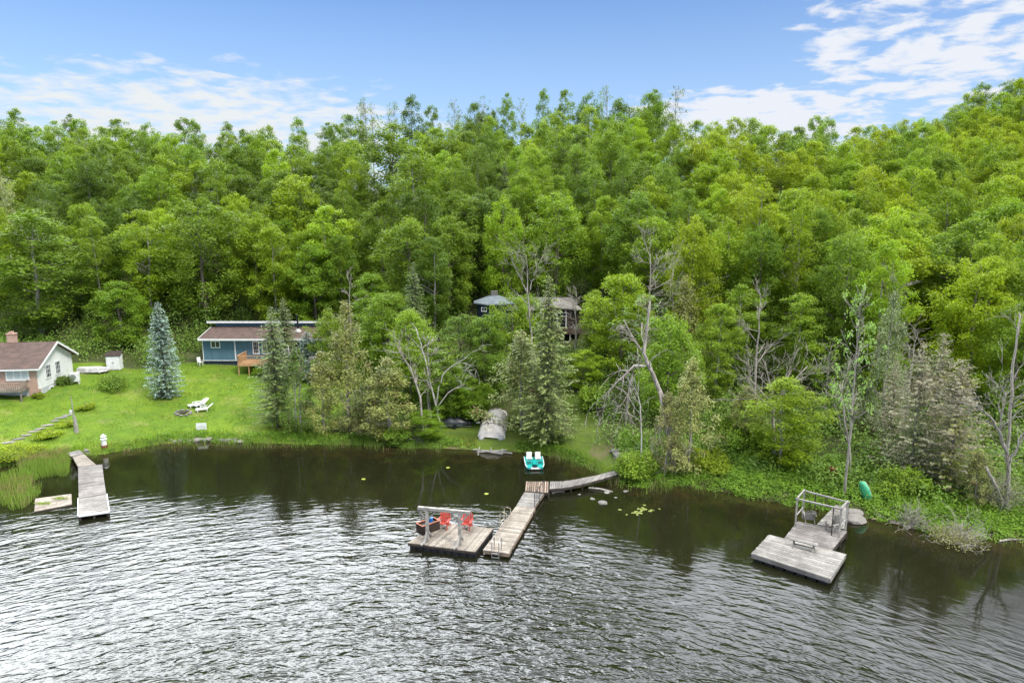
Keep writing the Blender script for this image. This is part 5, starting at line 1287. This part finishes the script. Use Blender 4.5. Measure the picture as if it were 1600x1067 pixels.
rf = MB(); rf.slab([(x0-ov, yf-ov, zroof(yf-ov)), (x1+ov, yf-ov, zroof(yf-ov)), (x1+ov, ym, zr), (x0-ov, ym, zr)], .12); rf.slab([(x0-ov, ym, zr), (x1+ov, ym, zr), (x1+ov, yb+ov, zroof(yb+ov)), (x0-ov, yb+ov, zroof(yb+ov))], .12)
ro = rf.build('roof', M['shingle_brown'], wh)
mb = MB()
for ya in (yf-ov, yb+ov): mb.bar((x1+ov+.02, ya, zroof(ya)-.07), (x1+ov+.02, ym, zr-.07), .04, .2)
mb.bar((x0-ov, yf-ov-.02, zroof(yf-ov)-.1), (x1+ov, yf-ov-.02, zroof(yf-ov)-.1), .04, .14); mb.build('fascia', M['white_trim'], ro)
cx = atY(31, 525, ym+.3).x; mb = MB(); mb.box((cx, ym+.3, zr+.15), (.72, .55, 1.3)); ch = mb.build('chimney', M['brick'], ro); mb = MB(); mb.box((cx, ym+.3, zr+.84), (.85, .66, .1)); mb.box((cx, ym+.3, zr+.98), (.34, .34, .18)); mb.build('chimney_cap', M['brick'], ro)
def window(parent, c, w, h, axis='x', m='glass', n=1, fr=.09, out=-1, bars=0, fm='white_trim'):
    """a framed window; axis x: faces -Y, axis y: faces +X"""
    wx = (lambda u, d: (c[0]+u, c[1]-d)) if axis == 'x' else (lambda u, d: (c[0]+d, c[1]+u))
    sz = (lambda a, b: (a, b)) if axis == 'x' else (lambda a, b: (b, a))
    fr_ = MB(); x, y = wx(0, .03)
    for s in (-1, 1):
        fr_.box((*wx(0, .03), c[2]+s*(h/2)), (*sz(w+fr, .07), fr)); fr_.box((*wx(s*w/2, .03), c[2]), (*sz(fr, .068), h-fr))
    for i in range(1, n): fr_.box((*wx(-w/2+w*i/n, .028), c[2]), (*sz(fr*.8, .05), h-fr))
    f = fr_.build('window', M[fm], parent); p = MB().box((*wx(0, .012), c[2]), (*sz(w-.02, .02), h-.02)).build('pane', M[m], f)
    if bars:
        bb = MB()
        for i in range(1, bars): bb.box((*wx(-w/2+w*i/bars, .03), c[2]), (*sz(.025, .02), h-.1))
        for i in (1, 2): bb.box((*wx(0, .03), c[2]-h/2+h*i/3), (*sz(w-.1, .02), .025))
        bb.build('glazing_bars', M[fm], f)
    return f
def mid(pa, pb, Y): a, b = atY(*pa, Y), atY(*pb, Y); return ((a.x+b.x)/2, Y, (a.z+b.z)/2), abs(b.x-a.x), abs(a.z-b.z)
c, w, h = mid((12, 574), (46, 593), yf-.06); window(wh, c, w, h, m='curtain', n=3, fr=.12)
c, w, h = mid((-12, 574), (3, 598), yf-.06); window(wh, c, w, h, m='curtain', n=1, fr=.12)
for yy in (67.3, 69.15): window(wh, (x1+.03, yy, 4.6), .95, 1.3, 'y', bars=3, fm='black_iron' if 0 else 'white_trim')
window(wh, (x1+.01, 67.6, 2.75), .6, .35, 'y')
mb = MB(); mb.box((x1+.03, 66.0, 2.55), (.05, .8, 1.3)); mb.build('basement_door', M['foundation'], wh)
a = atY(6.5, 615, yf-.06); b = atY(28, 628, yf-.06); mb = MB(); mb.box(((a.x+b.x)/2, yf-.06, 2.25), (b.x-a.x, .08, 1.1)); mb.build('garage_door', M['steel'], wh)
mb = MB(); zd = atY(20, 611, yf-1.5).z; xr_ = atY(28, 600, yf-1.6).x
mb.box((xr_-5, yf-.8, zd), (10, 1.5, .15)); bd_ = mb.build('balcony', M['deck_warm'], wh)
mb = MB()
for i in range(46): mb.box((xr_-.06-i*.2, yf-1.5, zd+.42), (.05, .04, .68))
mb.box((xr_-5, yf-1.5, zd+.8), (10, .1, .06)); [mb.box((xr_-.02, yf-1.4+i*.2, zd+.42), (.04, .05, .68)) for i in range(6)]; mb.box((xr_-.02, yf-.78, zd+.83), (.1, 1.4, .05)); mb.build('railing', M['deck_warm'], bd_)
mb = MB(); [mb.box((xr_-.1-i*3, yf-1.42, (zd+H(xr_, yf-1.4))/2-.3), (.12, .12, zd-H(xr_, yf-1.4)+.3)) for i in range(3)]; mb.build('support_post', M['deck_warm'], bd_)

_c = Vector((x1, yf, 0)) if False else Vector((-46.6, 65.4, 0)); _l = Vector(wh.location); _r = Matrix.Rotation(R(7.4), 3, 'Z')
wh.location = _c + _r @ (_l-_c); wh.rotation_euler.z = R(7.4)

# ------------------------------------------------------------------ blue house
yf = 77.85; xl = atY(316.7, 550, yf).x; xr = atY(505, 550, yf).x; zb = 3.0; zt = 5.95; yc = 81.2; yb = 87
bh = empty('blue_house', ((xl+xr)/2, 82, 3.1), 'blue-grey cottage with brown roof and raised rear section', 'house')
mb = MB(); mb.prism([(xl+.06, yf+.06), (xr-.06, yf+.06), (xr-.06, yb-.1), (xl+.06, yb-.1)], zb-.8, 3.52); mb.build('skirting', M['blue_dark'], bh)
mb = MB(); mb.prism([(xl, yf), (xr, yf), (xr, yb), (xl, yb)], 3.524, zt); wl = mb.build('wall', M['blue_siding'], bh)
mb = MB(); mb.box(((xl+xr)/2, yf-.02, 3.53), (xr-xl, .05, .07)); xt = atY(367.7, 550, yf).x; mb.box((xt, yf-.025, 4.75), (.14, .06, 2.3)); mb.box((xl+.05, yf-.02, 4.72), (.08, .05, 2.3)); mb.build('trim', M['white_trim'], bh)
ye = yf-.65; ze = atY(400, 529.6, ye).z; zc = atY(400, 509.5, yc).z; xe = atY(308.8, 529, ye).x; xe2 = xr+.6
mb = MB(); mb.slab([(xe, ye, ze), (xe2, ye, ze), (xe2, yc+.02, zc), (xe, yc+.02, zc)], .1); ro = mb.build('roof', M['shingle_brown'], bh)
mb = MB(); mb.bar((xe, ye-.03, ze-.09), (xe2, ye-.03, ze-.09), .05, .2); mb.bar((xe-.03, ye, ze-.06), (xe-.03, yc, zc-.06), .05, .18); mb.build('fascia', M['white_trim'], ro)
mb = MB(); mb.add([(xl, yf, zt), (xl, yc, zt), (xl, yc, zc-.1), (xl, yf, zt+.12), (xr, yf, zt), (xr, yc, zt), (xr, yc, zc-.1), (xr, yf, zt+.12)], [(0, 3, 2, 1), (4, 5, 6, 7), (0, 1, 5, 4), (3, 7, 6, 2), (0, 4, 7, 3), (1, 2, 6, 5)]); mb.build('gable', M['blue_siding'], bh)
zk = atY(400, 502.3, yc-.5).z; xk = atY(322.7, 502, yc-.5).x; xa = atY(337, 507, yc).x
mb = MB(); mb.prism([(xa, yc), (xr, yc), (xr, yc+1.2), (xa, yc+1.2)], zt+.004, zk-.36); mb.build('clerestory_wall', M['blue_siding'], bh)
mb = MB(); mb.slab([(xk, yc-.5, zk), (xe2, yc-.5, zk), (xe2, yb+.5, zk-1.5), (xk, yb+.5, zk-1.5)], .1); ru = mb.build('upper_roof', M['shingle_brown'], bh)
mb = MB(); mb.bar((xk, yc-.53, zk-.08), (xe2, yc-.53, zk-.08), .05, .24); mb.build('fascia', M['white_trim'], ru)
q = atY(465.5, 516, 79.6); mb = MB(); zq = ze+(zc-ze)*(q.y-ye)/(yc-ye); mb.tube([(q.x, q.y, zq-.1), (q.x, q.y, zq+1.75)], .1, 10); mb.tube([(q.x, q.y, zq+1.75), (q.x, q.y, zq+1.9)], .16, 10); mb.build('chimney_pipe', M['black_iron'], ro)
mb = MB(); mb.tube([(q.x, q.y, zq-.05), (q.x, q.y, zq+.3)], [.45, .14], 10); mb.build('flashing', M['aluminium'], ro)
c, w, h = mid((329.5, 533), (343.8, 543), yf); window(bh, c, w, h, n=2, fr=.1)
c, w, h = mid((394.8, 534), (405, 552.5), yf); window(bh, c, w, h, n=1, fr=.1, bars=3)
c, w, h = mid((409.5, 534), (424, 552.5), yf); window(bh, c, w, h, n=2, fr=.1)
c, w, h = mid((445, 534), (470, 545), yf); window(bh, c, w, h, n=2, fr=.1)
yd = 75.0; zd = 3.72; x0 = atY(370.5, 565, yd).x; x1 = atY(468, 565, yd).x
dk = empty('deck', ((x0+x1)/2, 76.4, 3.0), 'new cedar deck with railing in front of the blue house', 'deck')
mb = MB(); planks(mb, Vector((x0, yd, 0)), Vector((x1, yd, 0)), Vector((x1, yf-.1, 0)), Vector((x0, yf-.1, 0)), zd, .15, seed=60); mb.build('floor', M['cedar_wood'], dk)
mb = MB(); mb.bar((x0, yd+.03, zd-.16), (x1, yd+.03, zd-.16), .05, .22); mb.bar((x0+.03, yd+.06, zd-.16), (x0+.03, yf-.1, zd-.16), .05, .22); mb.build('frame', M['cedar_wood'], dk)
mb = MB()
for i in range(7): x = x0+.08+(x1-x0-.16)*i/6; mb.box((x, yd+.1, (zd+2.2)/2), (.1, .1, zd-2.2-.1))
mb.build('support_post', M['cedar_wood'], dk)
mb = MB(); n = int((x1-x0)/.16)
for i in range(n): mb.box((x0+.06+i*.16, yd+.06, zd+.48), (.035, .035, .8))
for i in range(17): mb.box((x0+.04, yd+.2+i*.15, zd+.48), (.09, .035, .8))
mb.box(((x0+x1)/2, yd+.06, zd+.9), (x1-x0, .12, .04)); mb.box((x0+.04, (yd+yf)/2, zd+.945), (.12, yf-yd-.2, .04)); mb.box(((x0+x1)/2, yd+.06, zd+.1), (x1-x0, .05, .06)); mb.build('railing', M['cedar_wood'], dk)
q = ground(313, 572); e = empty('garden_chair', tuple(q), 'white garden chair at the left corner of the blue house', 'chair', None, R(60))
mb = MB(); mb.box((0, 0, .42), (.46, .44, .04)); mb.build('seat', M['white_plastic'], e, local=True); mb = MB(); mb.box((0, .24, .72), (.46, .04, .56), rx=-.15); mb.build('backrest', M['white_plastic'], e, local=True)
for x in (-.2, .2):
    for y in (-.18, .18): MB().box((x, y, .2), (.05, .05, .4)).build('leg', M['white_plastic'], e, local=True)
    mb = MB(); mb.box((x*1.2, -.02, .64), (.05, .42, .03)); mb.bar((x*1.2, -.2, .4), (x*1.2, -.2, .63), .04); mb.build('armrest', M['white_plastic'], e, local=True)

# ------------------------------------------------------------------ wooded cottage
ct = empty('wooded_cottage', (2, 80, 5.5), 'dark cottage with grey roofs and a glazed porch, half hidden among the trees', 'house')
oc = atY(772.3, 470, 80.0); zE, zP, zC = atY(772, 474.5, 78).z, atY(772, 461, 80).z, atY(772, 454.8, 80).z
rad = 2.6
def ngon(cx, cy, r, n=8, ph=.3927): return [(cx+r*math.cos(ph+2*math.pi*i/n), cy+r*math.sin(ph+2*math.pi*i/n)) for i in range(n)]
mb = MB(); mb.prism(ngon(oc.x, oc.y, 2.15), H(oc.x, 78)-1.5, zE); mb.build('tower_wall', M['blue_dark'], ct)
P8 = ngon(oc.x, oc.y, rad); q8 = ngon(oc.x, oc.y, .42); mb = MB()
vs = [(x, y, zE) for x, y in P8]+[(x, y, zP) for x, y in q8]+[(x, y, zE-.14) for x, y in P8]
fs = [(i, (i+1) % 8, 8+(i+1) % 8, 8+i) for i in range(8)]+[tuple(range(8, 16))]+[(16+i, 16+(i+1) % 8, (i+1) % 8, i) for i in range(8)]+[tuple(range(16, 24))[::-1]]
mb.add(vs, fs); ro = mb.build('tower_roof', M['roof_blue'], ct)
mb = MB(); mb.box((oc.x, oc.y, (zP+zC)/2), (.8, .8, zC-zP)); mb.build('cupola', M['shingle_grey'], ro)
c, w, h = mid((748.5, 480), (756, 486), 78.2); window(ct, (c[0]+.3, 78.0, c[2]), w, h, n=2, fr=.07)
mb = MB(); mb.prism([(oc.x+1.5, 79), (7.6, 79), (7.6, 84), (oc.x+1.5, 84)], 5.0, 9.4); mb.build('wall', M['log_dark'], ct)
zR = atY(830, 464.5, 81.5).z; mb = MB(); mb.slab([(oc.x+1.3, 78.5, 9.35), (8.0, 78.5, 9.35), (7.2, 81.5, zR), (oc.x+1.3, 81.5, zR)], .12); mb.slab([(oc.x+1.3, 81.5, zR), (7.2, 81.5, zR), (8.0, 84.5, 9.35), (oc.x+1.3, 84.5, 9.35)], .12); mb.build('roof', M['shingle_grey'], ct)
yp = 76.4; xa, xb = atY(856.5, 500, yp).x, atY(906, 500, yp).x; xm = atY(873, 466, yp+1.6).x
zpe = atY(860, 479, yp-.3).z; zpt = atY(873, 466.5, yp+1.6).z; zs = atY(870, 511, yp).z
mb = MB(); vs = [(xa-.3, yp-.4, zpe), (xb+.2, yp-.4, zpe-.35), (xm, yp-.1, zpt-.35), (xm, yp+2.6, zpt), (xa-.3, yp+2.7, zpe), (xb+.2, yp+2.7, zpe-.35)]
mb.add(vs, [(0, 2, 3, 4), (2, 1, 5, 3), (0, 1, 2)]); o = mb.build('porch_roof', M['roof_pale'], ct); sm = o.modifiers.new('thick', 'SOLIDIFY'); sm.thickness = .12
mb = MB(); mb.prism([(xa, yp+.05), (xb, yp+.05), (xb, 79), (xa, 79)], zs, zpe-.45); mb.build('porch_dark_interior', M['dark_inside'], ct)  # solid near-black box painted as the porch's dark interior behind the mullions
mb = MB()
zl = atY(870, 489, yp).z
for px in (859.5, 870.5, 884.5): x = atY(px, 500, yp).x; mb.box((x, yp, (zs+zl)/2), (.09, .09, zl-zs))
mb.bar((xa, yp-.002, zl), (atY(885, 489, yp).x, yp-.002, zl), .1, .08); mb.build('mullions', M['white_trim'], ct)
mb = MB(); x = atY(884.8, 500, yp).x; mb.box(((x+xb)/2+.06, yp, (zs+zpe)/2-.35), (xb-x-.1, .08, zpe-zs-.75)); mb.build('porch_wall', M['log_dark'], ct)
zk = atY(870, 520, yp).z; mb = MB(); mb.box(((xa+xb)/2, yp-.1, (zs+zk)/2), (xb-xa+.5, .12, zs-zk)); mb.box(((xa+xb)/2, yp+.6, zk-.08), (xb-xa+.5, 1.5, .14)); mb.build('balcony', M['log_mid'], ct)
mb = MB(); mb.prism([(xa+.2, yp+1.4), (xb-.2, yp+1.4), (xb-.2, 79), (xa+.2, 79)], 4.4, zk-.16); mb.build('lower_wall', M['log_dark'], ct)
for px in (880.5, 890.5): x = atY(px, 540, yp).x; g = H(x, yp)-.4; MB().box((x, yp-.05, (g+zk)/2), (.13, .13, zk-g-.32)).build('support_post', M['grey_wood'], ct)
c, w, h = mid((868, 523), (877, 538), yp+1.38); window(ct, c, w, h, fr=.07)
g = ground(902, 612); e = empty('steps', tuple(g), 'grey timber steps climbing the mown path', 'steps')
mb = MB()
for i in range(6): mb.box((0, i*.36, .12+i*.2), (1.3, .34, .06), tone=i/6)
mb.build('tread', M['deck_mid'], e, local=True); mb = MB(); [mb.bar((s*.68, -.1, .05), (s*.68, 2.0, 1.2), .06, .25) for s in (-1, 1)]; mb.bar((-.7, 0, .1), (-.7, 0, 1.0), .07); mb.bar((-.7, 1.8, 1.0), (-.7, 1.8, 2.0), .07); mb.build('stringer', M['grey_wood'], e, local=True)
